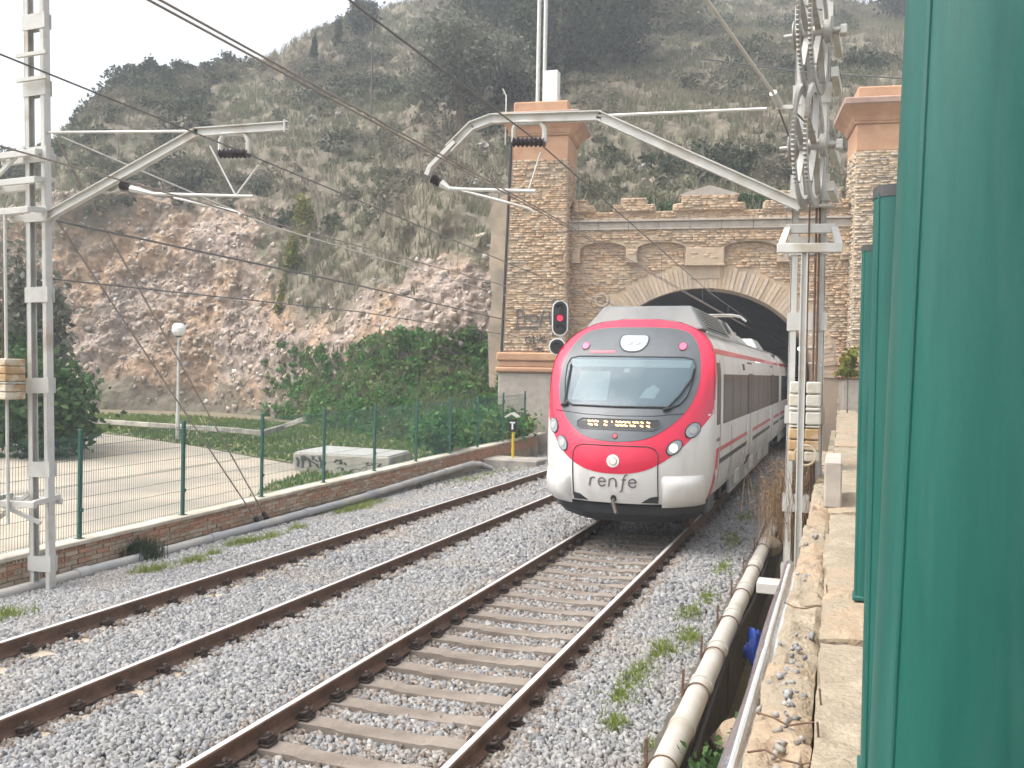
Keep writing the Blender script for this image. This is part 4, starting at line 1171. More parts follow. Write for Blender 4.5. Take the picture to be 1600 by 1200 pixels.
# ================================================================== LEFT SIDE: low wall, fence, pipe
WX = -11.14
lw = tag(empty('low_brick_wall', (0, 0, 0)), 'low wall of hollow bricks with pale coping under the green mesh fence', 'wall')
g = MB()
for y0, y1 in ((8.6, 20), (20, 34.8)):
    g.prism([(0, 0), (1, 0), (1, 1), (0, 1)], lambda p: (WX - .03 - .22 * p[0], y0, -.7 if p[1] == 0 else wall_z(y0) - .062), lambda p: (WX - .03 - .22 * p[0], y1, -.7 if p[1] == 0 else wall_z(y1) - .062))
g.build('wall_core', 'wall_mortar', lw)
def brick_plain():
    return MB().box((-.05, 0, 0), (.1, .245, .066), ch=.006)
def brick_holes():
    g = MB(); ys_ = [-.1225, -.095, -.05, -.022, .022, .05, .095, .1225]; zs_ = [-.033, -.018, -.003, .003, .018, .033]
    vi = {}
    def v(i, j, d=0.):
        k = (i, j, d)
        if k not in vi: vi[k] = len(g.v); g.v.append((-d, ys_[i], zs_[j]))
        return vi[k]
    for i in range(7):
        for j in range(5):
            if i in (1, 3, 5) and j in (1, 3):
                c = [(i, j), (i + 1, j), (i + 1, j + 1), (i, j + 1)]
                g.f.append(tuple(v(*q, .05) for q in c))
                for k in range(4): g.f.append((v(*c[k]), v(*c[(k + 1) % 4]), v(*c[(k + 1) % 4], .05), v(*c[k], .05)))
            else: g.f.append((v(i, j), v(i + 1, j), v(i + 1, j + 1), v(i, j + 1)))
    a = [v(0, 0), v(7, 0), v(7, 5), v(0, 5)]; b = []
    for i, j in ((0, 0), (7, 0), (7, 5), (0, 5)): b.append(len(g.v)); g.v.append((-.1, ys_[i], zs_[j]))
    for k in range(4): g.f.append((a[k], a[(k + 1) % 4], b[(k + 1) % 4], b[k]))
    return g
bm_ = {}
for nm, fn in (('p', brick_plain), ('h', brick_holes)):
    for m in ('brick_red', 'brick_brown', 'brick_pale'):
        o = fn().build('brick', m, fix=(nm == 'p')); bm_[nm + m] = o.data; bpy.data.objects.remove(o)
rest = MB(); cnt = 0
col_i = 0
y = 8.75
while y < 34.6:
    for c in range(5):
        yy_ = y + (.13 if c % 2 else 0); zz_ = wall_z(yy_) - .062 - .04 - c * .077
        if cnt < 300 and y > 9.6:
            m = random.choices(('brick_red', 'brick_brown', 'brick_pale'), ((3, 1.5, 1.5) if c < 3 else (1, 3, 2)))[0]
            k = ('h' if (c in (0, 2) and random.random() < .55) else 'p') + m
            o = bpy.data.objects.new('brick', bm_[k]); COL.objects.link(o); o.parent = lw
            o.location = (WX + random.uniform(-.012, .008), yy_, zz_); o.rotation_euler = (R(.8) + random.uniform(-.01, .01), 0, random.uniform(-.012, .012)); cnt += 1
        elif y > 9.6:
            rest.box((WX - .05 + random.uniform(-.012, .008), yy_, zz_), (.1, .245, .066))
    y += .262
stuff(rest.build('far_bricks', 'brick_red', lw))
k = 0; y = 8.6
while y < 34.7:
    l = random.uniform(.9, 1.1)
    z0, z1 = wall_z(y), wall_z(y + l)
    dx = random.uniform(-.012, .012)
    b = MB().bar((WX - .14 + dx, y + .006, (z0) - .032), (WX - .14 + dx, y + l - .006, (z1) - .032), .40, .062, ch=.008)
    b.build('coping_slab', 'pale_concrete', lw); y += l

# green mesh fence
fy = [9.05] + [11.49, 13.92, 16.36, 18.81, 21.29, 23.78, 26.2, 28.49, 30.9, 33.3]
FX = -11.24
fence = tag(empty('mesh_fence', (FX, 0, 0)), 'green welded mesh fence on posts along the low brick wall', 'fence')
for y in fy[1:]:
    z = wall_z(y)
    b = MB().box((0, y, z + .85), (.06, .06, 1.7), ch=.008)
    b.box((0, y, z + .006), (.11, .11, .012)).box((.035, y, z + .45), (.03, .045, .06)).box((.035, y, z + 1.45), (.03, .045, .06))
    p_ = b.build('post', 'fence_green', fence)
    MB().box((0, y, z + 1.71), (.066, .066, .022), ch=.006).build('post_cap', 'fence_green', p_)
for a, b in zip(fy[:-1], fy[1:]):
    g = MB(); za, zb = wall_z(a) + .05, wall_z(b) + .05
    n_ = 49 if a < 24 else 34
    for k in range(1, n_):
        t = k / n_; y = a + (b - a) * t; z = za + (zb - za) * t
        g.bar((.032, y, z), (.032, y, z + 1.58), .0042, .0042)
    for h in (0, .02, .2, .4, .6, .8, .82, 1.0, 1.2, 1.4, 1.52, 1.55):
        g.bar((.036, a, za + h), (.036, b, zb + h), .006, .006)
    g.build('wire_panel', 'fence_green', fence, fix=False)

# grey pipe at the foot of the wall
lp = tag(empty('drain_pipe', (-10.9, 0, 0)), 'grey plastic pipe lying along the foot of the low brick wall', 'pipe')
py_ = [(8.5, -.36), (12.5, -.34), (15.7, -.31), (19.5, -.26), (23, -.17), (26.3, -.07), (27.2, -.06)]
def lpz(y): return interp(y, [p[0] for p in py_], [p[1] for p in py_])
ysg = [8.5, 11.2, 14.4, 17.6, 20.4, 22.9, 25.1, 27.1]
for i in range(len(ysg) - 1):
    a, b = ysg[i], ysg[i + 1]; s_ = random.uniform(-.03, .03)
    seg = MB().tube([(s_ * (k % 2), a + (b - a) * k / 6, lpz(a + (b - a) * k / 6)) for k in range(7)], .085, 14).build('pipe_length', 'pvc_grey', lp, smooth=True)
    MB().tube([(0, b - .12, lpz(b - .12)), (0, b + .12, lpz(b + .12))], .1, 14).build('pipe_socket', 'pvc_grey', lp, smooth=True)
MB().tube([(0, 27.1, lpz(27.1)), (.12, 27.6, -.1), (.35, 28.1, -.3)], .085, 12).build('pipe_bend', 'pvc_grey', lp, smooth=True)

# concrete chamber with a grey lid and painted scrawls behind the fence
TZ = .44
bp = [at(x, y, Z=TZ) for x, y in ((458, 707.6), (508, 697.6), (642, 706), (608, 715.5))]
cb = tag(empty('concrete_chamber', (0, 0, 0)), 'low concrete chamber with grey lid and black scrawls behind the fence', 'concrete block')
g = MB(); g.prism([(p.x, p.y) for p in bp], lambda p: (p[0], p[1], -.5), lambda p: (p[0], p[1], TZ)); o = g.build('chamber_wall', 'concrete', cb)
bv = o.modifiers.new('b', 'BEVEL'); bv.width = .03; bv.segments = 2
cen = sum(bp, Vector()) / 4
g = MB(); g.prism([tuple((cen + (p - cen) * .965)[:2]) for p in bp], lambda p: (p[0], p[1], TZ), lambda p: (p[0], p[1], TZ + .035)); g.build('lid', 'galv', cb)
f0, f1 = bp[0], bp[3]; fd = (f1 - f0).normalized(); fn_ = Vector((fd.y, -fd.x, 0)); FL = (f1 - f0).length
def cmap(p): return f0 + fd * (p[0] * FL) + fn_ * .012 + Vector((0, 0, -p[1] * .5))
sc = lambda L_: [((x - 50) / 1150, (y - 100) / 260) for x, y in L_]
scrawl = ([(100, 160), (120, 220), (110, 300)], [(160, 140), (175, 220), (170, 310)], [(180, 130), (250, 190), (340, 250), (370, 300)], [(165, 215), (210, 200), (190, 150)], [(250, 170), (260, 240), (270, 290)], [(270, 130), (300, 135), (300, 190)], [(330, 180), (350, 210), (385, 200), (380, 130)], [(400, 180), (405, 300)],
           [(560, 210), (590, 160), (600, 200), (630, 160), (640, 230)], [(580, 230), (630, 220), (680, 200), (700, 240)], [(590, 290), (630, 270), (660, 290), (650, 320)], [(740, 340), (770, 300), (830, 280), (880, 300)], [(880, 270), (920, 255), (950, 270)], [(890, 180), (960, 180), (940, 210), (990, 215), (930, 240)], [(1000, 190), (1020, 230), (1040, 190)], [(1060, 190), (1110, 185), (1080, 230), (1120, 240)])
for i0, i1 in ((0, 8), (8, 11), (11, 16)):
    g = MB()
    for st in scrawl[i0:i1]: ribbon(g, sc(st), .028, cmap)
    g.build('graffiti_tag', 'paint_black', cb)

# globe lamp
L0 = at(277, 689, Z=.05)
lamp = tag(empty('street_lamp', L0), 'thin grey lamp post with white globe in front of the bare rock face', 'lamp post')
MB().lathe((0, 0, -.2), [(.075, 0), (.075, 1.2), (.05, 1.25), (.045, 3.85), (.06, 3.87), (.06, 3.95)], n=12).build('lamp_pole', 'galv', lamp, smooth=True)
MB().lathe((0, 0, 3.85), [(.06, 0), (.14, .05), (.14, .1)], n=14).build('lamp_collar', 'wire', lamp)
MB().sphere((0, 0, 4.13), .25, 20, 14).build('lamp_globe', 'globe', lamp, smooth=True)
MB().lathe((0, 0, 4.2), [(.252, 0), (.22, .11), (.15, .18), (.02, .2)], n=20).build('lamp_hood', 'white_gloss', lamp, smooth=True)

# kerb edging at the back of the path
ke = tag(empty('path_edging', (0, 0, 0)), 'pale stone edging between the path lawn and the rock face', 'kerb')
kp = [at(x, y, Z=.42) for x, y in ((60, 653), (165, 659), (235, 664), (300, 668), (360, 672), (410, 677))] + [at(443, 667, Z=.55), at(476, 655, Z=.9)]
for a, b in zip(kp[:-1], kp[1:]):
    n_ = max(1, int((b - a).length / 1.4))
    for k in range(n_): MB().bar(a.lerp(b, k / n_ + .004), a.lerp(b, (k + 1) / n_ - .004), .14, .2, ch=.02).build('kerb_stone', 'concrete', ke)

# marker post with the T plate on its concrete base
tb = at(790, 722, Z=-.1)
sgn = tag(empty('marker_post', (tb.x, tb.y + .6, -.25)), 'yellow post with black plate lettered T on a concrete footing', 'railway sign')
MB().box((.15, 0, .06), (1.9, 1.3, .36), ch=.04).build('footing', 'concrete', sgn)
MB().tube([(0, .1, .2), (0, .1, 1.55)], .05, 10).build('post', 'sign_yellow', sgn, smooth=True)
pl = MB().box((0, .04, 1.32), (.3, .05, .42), ch=.02).build('plate', 'sign_black', sgn)
g = MB(); g.box((0, .01, 1.42), (.19, .02, .05)).box((0, .01, 1.3), (.055, .022, .22)); g.build('letter_T', 'sign_white', pl)
MB().prism([(-.25, 1.62), (0, 1.76), (.22, 1.62), (.2, 1.58), (0, 1.7), (-.22, 1.58)], lambda p: (p[0], -.12, p[1]), lambda p: (p[0], .2, p[1])).build('hood', 'wire_pale', sgn)

# signal in front of the left pilaster
s0 = at(875, 497, D=33.5)
sig = tag(empty('railway_signal', (s0.x, s0.y, -.4)), 'black signal head with white rim and red light beside the left pilaster', 'signal')
rot = R(14); 
def sm(x, y, z): return (x * math.cos(rot) - y * math.sin(rot), x * math.sin(rot) + y * math.cos(rot), z)
zc = s0.z + .4
def stadium(w_, h_, n_=12):
    return [(w_ * math.cos(R(a)), h_ + w_ * math.sin(R(a))) for a in np.linspace(0, 180, n_)] + [(w_ * math.cos(R(a)), -h_ + w_ * math.sin(R(a))) for a in np.linspace(180, 360, n_)]
MB().tube([(0, .15, 0), (0, .15, zc + .5)], .07, 10).build('post', 'wire_pale', sig)
MB().prism(stadium(.29, .36), lambda p: sm(p[0], 0, zc + p[1]), lambda p: sm(p[0], .05, zc + p[1])).build('rim', 'white_gloss', sig)
hd = MB().prism(stadium(.245, .355), lambda p: sm(p[0], -.03, zc + p[1]), lambda p: sm(p[0], .12, zc + p[1])).build('signal_head', 'sign_black', sig)
for dz, m in ((.36, 'insulator'), (0, 'red_lamp'), (-.36, 'insulator')):
    MB().lathe(sm(0, -.03, zc + dz), [(.11, 0), (.11, .02), (.03, .03)], axis=sm(0, -1, 0), n=16).build('lens', m, hd)
    g = MB(); vs = [sm(.14 * math.cos(R(a)), -.03 - d, zc + dz + .14 * math.sin(R(a))) for d in (0, .24) for a in range(0, 181, 20)]
    g.add(vs, [(i, i + 1, i + 11, i + 10) for i in range(9)]).build('lens_hood', 'sign_black', hd, fix=False)
zl_ = zc - 1.03
MB().lathe(sm(-.08, .02, zl_), [(.31, 0), (.31, .03), (.2, .035)], axis=sm(0, -1, 0), n=24).build('rim', 'white_gloss', sig)
h2 = MB().lathe(sm(-.08, -.0, zl_), [(.265, 0), (.265, .04), (.2, .045)], axis=sm(0, -1, 0), n=24).build('signal_head', 'sign_black', sig)
MB().lathe(sm(-.08, -.05, zl_), [(.12, 0), (.12, .015), (.03, .03)], axis=sm(0, -1, 0), n=16).build('lens', 'insulator', h2)
g = MB(); vs = [sm(-.08 + .16 * math.cos(R(a)), -.04 - d, zl_ + .16 * math.sin(R(a))) for d in (0, .24) for a in range(0, 181, 20)]
g.add(vs, [(i, i + 1, i + 11, i + 10) for i in range(9)]).build('lens_hood', 'sign_black', h2, fix=False)

# small red signal and white lamp beyond the right mast
s1 = at(1277, 499, D=34)
sg2 = tag(empty('dwarf_signal', (s1.x, s1.y, -.5)), 'small lit red signal on a post at the right of the tunnel mouth', 'signal')
MB().tube([(0, .12, 0), (0, .12, s1.z + .3)], .05, 8).build('post', 'steel_rust', sg2)
MB().box((0, .02, s1.z + .5), (.3, .16, .4), ch=.04).build('signal_head', 'sign_black', sg2)
for dx in (-.07, .07): MB().lathe((dx, -.06, s1.z + .5), [(.07, 0), (.07, .03), (.02, .05)], axis=(0, -1, 0), n=14).build('lens', 'red_lamp', sg2)
for dz in (-.55, -1.0, -1.6): MB().box((.0, .1, s1.z + .5 + dz), (.55, .03, .06)).build('rung', 'wire_pale', sg2)
s2 = at(1251, 545, D=35.5)
wl = tag(empty('tunnel_lamp', (s2.x, s2.y, s2.z)), 'small lit white lamp on the right wall of the tunnel mouth', 'lamp')
MB().sphere((0, 0, 0), .1, 10, 8).build('bulb', 'white_lamp', wl); MB().bar((0, .05, 0), (.5, .3, 0), .05, .05).build('bracket', 'steel_dark', wl)

# antenna box and twin poles above the left pilaster
pz = 13.86
def ploc(u, v): 
    return Vector((PX + u * math.cos(PHI) - v * math.sin(PHI), PY + u * math.sin(PHI) + v * math.cos(PHI), 0))
q = ploc(-6.35, .1)
ab = tag(empty('antenna_box', (q.x, q.y, pz)), 'tall white box standing on the left pilaster cap', 'antenna')
MB().box((0, 0, .72), (.58, .42, 1.42), ch=.03).build('housing', 'white_gloss', ab); MB().tube([(.36, .1, 0), (.3, .1, .5)], .02, 6).build('strut', 'wire_pale', ab)
for k, (u, dl) in enumerate(((-7.15, 'left of the twin grey poles behind the left pilaster cap'), (-6.87, 'right of the twin grey poles, beside the white box on the left pilaster'))):
    q = ploc(u, 1.1)
    o = MB().tube([(0, 0, 0), (0, 0, 5.4), (.03, 0, 5.6)], .085, 10).build('pole', 'galv', loc=(q.x, q.y, pz), smooth=True)
    tag(o, dl, 'pole', 'twin poles on the portal')

# ================================================================== OVERHEAD LINE
def chan(mb, a, b, web, fl, facing, th=.012):
    """U channel from a to b, web square to 'facing', flanges pointing along facing"""
    a, b = Vector(a), Vector(b); ax = (b - a).normalized(); f = Vector(facing).normalized(); sdir = ax.cross(f).normalized()
    mb.bar(a, b, web, th, up=f)
    for s in (-1, 1):
        o = sdir * s * (web / 2 - th / 2) + f * (fl / 2)
        mb.bar(a + o, b + o, th, fl, up=f)
    return mb
def mast(name, base, top, sep, web, label, taper=0., battens=(), n=(1, 0, 0)):
    m = tag(empty(name, base), label, 'catenary mast', 'lattice masts carrying the overhead line')
    nx = Vector(n)
    for s in (-1, 1):
        b = MB(); chan(b, nx * s * (sep / 2 + taper), nx * s * sep / 2 + Vector((0, 0, top)), web, .07, nx * s * -1)
        b.build('upright', 'mast_paint', m)
    for z, h in battens:
        k = sep / 2 + taper * (1 - z / top)
        for s in (-1, 1): MB().box(Vector((0, s * (web / 2 + .005), z)), (2 * k * abs(nx.x) + .06, .01, h)).build('batten_plate', 'mast_paint', m)
    return m
LB = Vector((-10.72, 10.3, -.75))
lm = mast('catenary_mast', LB, 10.2, .36, .11, 'pale lattice mast rising from the ballast at the left by the low wall', 0, [(z, .22) for z in (.75, 2.1, 3.3, 4.6, 5.75, 6.6, 7.55, 8.5, 9.4)])
zz0 = -LB.z
lm.rotation_euler = (0, R(-1.7), 0)
def fr(zc_, w_, d0, d1, parent, xoff=0, m='mast_paint'):
    g = MB()
    for y in (d0, d1): o = MB().box((xoff, y, zc_), (w_, .06, .09), ch=.006).build('cross_beam', m, parent)
    for s in (-1, 1):
        MB().bar((xoff + s * (w_ / 2 - .05), d0, zc_ + .02), (xoff + s * (w_ / 2 - .05), d1, zc_ + .06), .07, .07).build('frame_strut', m, parent)
    return o
fr(5.0 + zz0, .9, -.35, .15, lm, -.25); fr(.88 + zz0, 1.0, -.3, .16, lm, -.3); fr(5.85 + zz0, 1.0, -.16, .16, lm, -.35); fr(5.45 + zz0, 1.1, -.2, .16, lm, -.38)
MB().bar((-.12, -.12, 5.95 + zz0), (-.75, -.12, 5.5 + zz0), .05, .05).build('knee_brace', 'mast_paint', lm)
MB().bar((-.12, -.12, 1.0 + zz0), (-.75, -.2, .55 + zz0), .05, .05).build('knee_brace', 'mast_paint', lm)
MB().bar((.12, -.14, .6 + zz0), (-.4, -.3, .85 + zz0), .05, .05).build('knee_brace', 'mast_paint', lm)
for x_, y_ in ((-.24, -.36), (-.62, -.36)): MB().tube([(x_, y_, .6 + zz0), (x_, y_, 5.0 + zz0)], .022, 8).build('guide_rod', 'mast_paint', lm)
for z_, h in ((6.9, .3), (7.25, .25)): MB().box((.05, -.14, z_ + zz0), (.55, .05, .05)).build('bracket', 'mast_paint', lm)
# weights on the left mast
wt = tag(empty('tension_weights', (LB.x - .42, LB.y - .36, 2.35)), 'stack of rusty tan tensioning weights hung at the left mast', 'counterweight', 'tensioning weight stacks')
z_ = 0
for k in range(6):
    h = .11 if k != 2 else .03
    MB().box((random.uniform(-.01, .01), 0, z_ + h / 2), (.5, .34, h - .008), ch=.012).build('weight', 'rusty_weight' if k != 2 else 'grey_weight', wt); z_ += h
MB().tube([(0, 0, z_ - .05), (0, 0, z_ + 2.0)], .012, 6).build('hanger_rod', 'steel_rust', wt)

def pl_at(Yp): return lambda x, y: at(x, y, Y=Yp)
def ibeam(path, w_, h_, name, m, parent, off):
    pts = [Vector(p) for p in path]
    for a, b in zip(pts[:-1], pts[1:]):
        d = (b - a).normalized(); up = Vector((0, -1, 0)).cross(d)
        if up.z < 0: up = -up
        g = MB(); g.bar(a - d * .01, b + d * .01, .012, h_, up=up)
        for s in (-1, 1): g.bar(a + up * s * h_ / 2 - d * .012, b + up * s * h_ / 2 + d * .012, w_, .014, up=up)
        g.build(name, m, parent)
def yoke(parent, P, x0, x1, yt, yb, th=.035):
    a, b, c, d = P(x0, yb), P(x0, yt), P(x1, yt), P(x1, yb)
    pts = [a, a.lerp(b, .7), b.lerp(c, .22) * .6 + b * .4, b.lerp(c, .3), b.lerp(c, .7), c.lerp(b, .22) * .6 + c * .4, d.lerp(c, .7), d]
    MB().tube(pts, th, 8).build('yoke', 'mast_paint', parent, smooth=True)
    g = MB(); ax = (d - a).normalized(); L_ = (d - a).length
    prof = []
    for k in range(15): prof.append((.035 if k % 2 else .062, L_ * k / 14))
    g.lathe(a, prof, axis=ax, n=14); g.build('insulator', 'insulator', parent)
# right cantilever, in the vertical plane Y = 10.6
P = pl_at(10.6)
RBz = -1.55
RB = Vector((-.37, 11.0, RBz))
rc = tag(empty('cantilever_arm', (0, 0, 0)), 'long cranked cantilever arm reaching left from the mast with the toothed wheels', 'cantilever', 'cantilever arms of the overhead line')
ibeam([P(1250, 322), P(935, 181)], .09, .1, 'arm_beam', 'mast_paint', rc, 0)
ibeam([P(938, 181), P(765, 186)], .09, .1, 'arm_beam', 'mast_paint', rc, 0)
ibeam([P(768, 186), P(738, 197), P(703, 232)], .09, .1, 'arm_beam', 'mast_paint', rc, 0)
MB().bar(P(712, 222), P(672, 262), .05, .10, up=(0, -1, 0)).build('end_plate', 'mast_paint', rc); MB().bar(P(674, 259), P(668, 274), .06, .09, up=(0, -1, 0)).build('end_plate', 'mast_paint', rc)
MB().tube([P(935, 181), P(1198, 170)], .018, 8).build('tie_rod', 'wire_pale', rc)
yoke(rc, P, 803, 851, 192, 222)
a, b = P(676, 279), P(690, 288); 
g = MB(); g.lathe(a, [(.03, 0), (.065, .01), (.04, .03), (.065, .05), (.04, .07), (.065, .09), (.04, .11), (.03, .13)], axis=(b - a), n=12); g.build('insulator', 'insulator', rc)
MB().tube([P(690, 287), P(702, 295), P(722, 296), P(837, 299)], .024, 8, rs=[.055, .03, .024, .024]).build('steady_tube', 'mast_paint', rc, smooth=True)
MB().tube([P(722, 298), P(780, 313), P(826, 326), P(836, 333)], .018, 8).build('registration_arm', 'mast_paint', rc, smooth=True)
MB().tube([P(826, 298), P(845, 238)], .012, 6).build('dropper', 'wire_pale', rc)
# left cantilever
P = pl_at(10.3)
lc = tag(empty('cantilever_arm', (0, 0, 0)), 'cranked cantilever arm with a square end reaching right from the left mast', 'cantilever', 'cantilever arms of the overhead line')
ibeam([P(72, 340), P(308, 207)], .09, .11, 'arm_beam', 'mast_paint', lc, 0)
ibeam([P(305, 207), P(450, 197)], .09, .10, 'arm_beam', 'mast_paint', lc, 0)
MB().bar(P(447, 188), P(447, 207), .1, .02).build('end_plate', 'mast_paint', lc)
MB().tube([P(68, 207), P(302, 205)], .018, 8).build('tie_rod', 'wire_pale', lc)
yoke(lc, P, 345, 388, 210, 240)
a, b = P(190, 288), P(206, 296)
g = MB(); g.lathe(a, [(.03, 0), (.075, .02), (.05, .05), (.075, .08), (.05, .11), (.03, .15)], axis=(b - a), n=12); g.build('insulator', 'insulator', lc)
MB().tube([P(180, 279), P(191, 289)], .02, 6).build('hook', 'wire_pale', lc)
MB().tube([P(205, 295), P(240, 303), P(395, 307)], .024, 8, rs=[.05, .024, .022]).build('steady_tube', 'mast_paint', lc, smooth=True)
MB().tube([P(272, 309), P(320, 320), P(366, 330), P(376, 336)], .018, 8).build('registration_arm', 'mast_paint', lc, smooth=True)
MB().tube([P(368, 305), P(328, 228)], .011, 6).build('dropper', 'wire_pale', lc); MB().tube([P(370, 304), P(404, 258)], .013, 6).build('dropper', 'wire_pale', lc)

# right mast
rm = mast('catenary_mast', RB, 11, .33, .11, 'pale lattice mast with two big toothed wheels beside the platform wall', .035, [(z, .2) for z in (1.6, 2.2, 3.0, 4.0, 5.05, 5.9)] + [(6.55, .3), (7.6, .22), (8.5, .2), (9.5, .2), (10.4, .2)])
zr0 = -RBz
for (xa, xb, yp, Yq) in ((1228, 1306, 358, 10.75), (1214, 1317, 388, 10.4)):
    MB().bar(at(xa, yp, Y=Yq) - RB, at(xb, yp - 1, Y=Yq) - RB, .06, .10, up=(0, 0, 1), ch=.006).build('cross_beam', 'mast_paint', rm)
for (xa, xb) in ((1231, 1220), (1304, 1312)):
    MB().bar(at(xa, 356, Y=10.73) - RB, at(xb, 386, Y=10.42) - RB, .07, .03, up=(0, 0, 1)).build('frame_strut', 'mast_paint', rm)
b = MB(); chan(b, (-.02, -.58, .6), (-.02, -.58, 4.3 + zr0), .07, .04, (0, -1, 0)); b.build('guide_post', 'mast_paint', rm)
for x_ in (.08, .115): MB().tube([(x_, -.1, 2.5), (x_, -.1, 6.6)], .014, 6).build('guide_rod', 'steel_rust', rm)
MB().box((0, -.06, 4.78 + zr0), (.52, .22, .03), ch=.005).build('shelf_plate', 'mast_paint', rm)
MB().box((-.14, -.35, .55 + zr0), (.62, .3, .12), ch=.01).build('foot_beam', 'mast_paint', rm)
MB().box((-.05, -.4, .2 + zr0), (.5, .08, .08), ch=.01).build('foot_beam', 'mast_paint', rm)
b = MB(); chan(b, (-.1, -.3, -.3), (-.1, -.3, .5 + zr0), .2, .1, (0, 1, 0)); b.build('foot_post', 'concrete', rm)
# toothed tensioning wheels
def wheel(c, rz_, label, rad=.64):
    w_ = empty('tension_wheel', Vector(c) - RB, rz_); w_.parent = rm; w_['label'] = label
    NT = 84
    for dx in (-.058, .058):
        g = MB(); ro = []
        for k in range(NT * 2):
            a_ = math.pi * k / NT; r_ = rad if k % 2 else rad - .03
            for rr, xx in ((rad - .10, -.016), (r_, -.016), (r_, .016), (rad - .10, .016)): g.v.append((dx + xx, rr * math.cos(a_), rr * math.sin(a_)))
        m = NT * 2
        g.f = [(k * 4 + e, k * 4 + (e + 1) % 4, ((k + 1) % m) * 4 + (e + 1) % 4, ((k + 1) % m) * 4 + e) for k in range(m) for e in range(4)]
        g.build('rim', 'wheel_steel', w_)
        for k in range(5):
            a_ = 2 * math.pi * k / 5 + .3
            MB().bar((dx, .06 * math.cos(a_), .06 * math.sin(a_)), (dx, (rad - .1) * math.cos(a_), (rad - .1) * math.sin(a_)), .022, .06, up=(1, 0, 0)).build('spoke', 'wheel_steel', w_)
    MB().lathe((-.3, 0, 0), [(.025, 0), (.025, .1), (.15, .105), (.15, .115), (.12, .125), (.12, .18), (.07, .2), (.07, .4), (.12, .42), (.12, .47), (.15, .48), (.15, .49), (.025, .495), (.025, .6)], axis=(1, 0, 0), n=24).build('hub_drum', 'wheel_steel', w_)
    return w_
w1 = at(1264, 229, Y=10.25); w2 = at(1271, 52, Y=10.3)
wheel(w1, R(-7), 'lower of the two big toothed wheels on the right mast')
wheel(w2, R(-7), 'upper of the two big toothed wheels on the right mast, cut by the frame edge')
for w_ in (w1, w2):
    z_ = w_.z - RBz
    for dz in (0, -.42): MB().bar((w_.x - RB.x + .22, w_.y - RB.y, z_ + dz), (.28, .02, z_ + dz), .07, .1).build('wheel_bracket', 'mast_paint', rm)
    for s in (-1,): MB().box((w_.x - RB.x + .3, w_.y - RB.y, z_), (.07, .12, .1), ch=.01).build('bearing_block', 'mast_paint', rm)
# weights on the right mast
wt = tag(empty('tension_weights', (-.36, 10.72, 1.95)), 'stack of grey and rusty tensioning weights hung inside the right mast', 'counterweight', 'tensioning weight stacks')
z_ = 0
for k, (h, m) in enumerate(((.12, 'rusty_weight'), (.12, 'rusty_weight'), (.13, 'rusty_weight'), (.03, 'grey_weight'), (.15, 'grey_weight'), (.05, 'grey_weight'), (.14, 'grey_weight'), (.14, 'grey_weight'))):
    for s in (-1, 1): MB().box((s * .085 + random.uniform(-.004, .004), 0, z_ + h / 2), (.155, .26, h - .01), ch=.014).build('weight', m, wt)
    z_ += h
MB().tube([(0, 0, 0), (0, 0, 4.2)], .012, 6).build('hanger_rod', 'steel_rust', wt)
MB().tube([(.02 + .11 * math.cos(a), -.2, .08 + .11 * math.sin(a)) for a in np.linspace(0, 2 * math.pi, 17)], .014, 6, cap=False).build('coil_of_wire', 'rusty_weight', wt)

# wires
def wire(name, pts, r, m, label, group='overhead wires', sag=0, n_=14):
    full = []
    for a, b in zip(pts[:-1], pts[1:]):
        a, b = Vector(a), Vector(b)
        for k in range(n_):
            t = k / n_; full.append(a.lerp(b, t) - Vector((0, 0, sag * 4 * t * (1 - t))))
    full.append(Vector(pts[-1]))
    return tag(MB().tube(full, r, 6).build(name, m, smooth=True), label, 'overhead wire', group)
for k, dx in enumerate((-.03, .03)):
    wire('contact_wire', [(XR + dx, 0, 4.82), (XR + dx + .02, 10.6, 4.84), (XR + dx, 27, 4.82), (XR + dx, 88, 4.8)], .0075, 'wire_brown', ('left', 'right')[k] + ' of the paired brown contact wires above the train')
wire('messenger_wire', [(XR, 0, 5.7), (XR, 6.3, 5.62), (XR, 10.6, 5.66), (XR, 26.5, 5.2), (XR, 40, 5.1), (XR, 88, 5.1)], .0095, 'wire', 'dark messenger wire running through the right arm yoke into the tunnel')
wire('messenger_wire', [(XL, 0, 5.75), at(380, 238, Y=10.3), (XL, 26, 5.2), (XL, 38, 5.1), (XL, 88, 5.1)], .0095, 'wire', 'dark messenger wire running through the left arm yoke')
wire('contact_wire', [(XL, 0, 4.86), at(372, 333, Y=10.3), (XL, 27, 4.82), (XL, 88, 4.8)], .0095, 'wire_brown', 'contact wire held by the left arm above the empty track')
for y, z0, z1, x, lb in ((6.5, 4.82, 5.62, XR, 'dropper on the right line before its cantilever, nearest of all'), (12.6, 4.84, 5.6, XR, 'dropper on the right line just past the arm yoke'), (19, 4.83, 5.38, XR, 'dropper above the train cab on the right line'), (25, 4.82, 5.22, XR, 'dropper above the train roof in front of the tunnel arch'), (31, 4.82, 5.15, XR, 'dropper of the right line nearest the tunnel arch'), (24, 4.82, 5.25, XL, 'dropper of the left line in front of the left pilaster'), (17, 4.83, 5.45, XL, 'dropper of the left line against the rocky slope')):
    tag(MB().tube([(x, y, z0), (x, y, z1)], .007, 5).build('dropper_wire', 'wire'), lb, 'dropper', 'droppers of the overhead line')
for k, (x, y, hx) in enumerate(((688, 170, 0), (715, 145, 0))):
    pass
fl0 = at(88, 345, Y=10.3)
wire('feeder_cable', [fl0, at(560, 446, X=-10.2), ploc(-7.6, -1.0) + Vector((0, 0, 4.9))], .018, 'wire', 'thick twisted feeder cable from the left mast to the portal')
f2 = at(72, 435, Y=10.3)
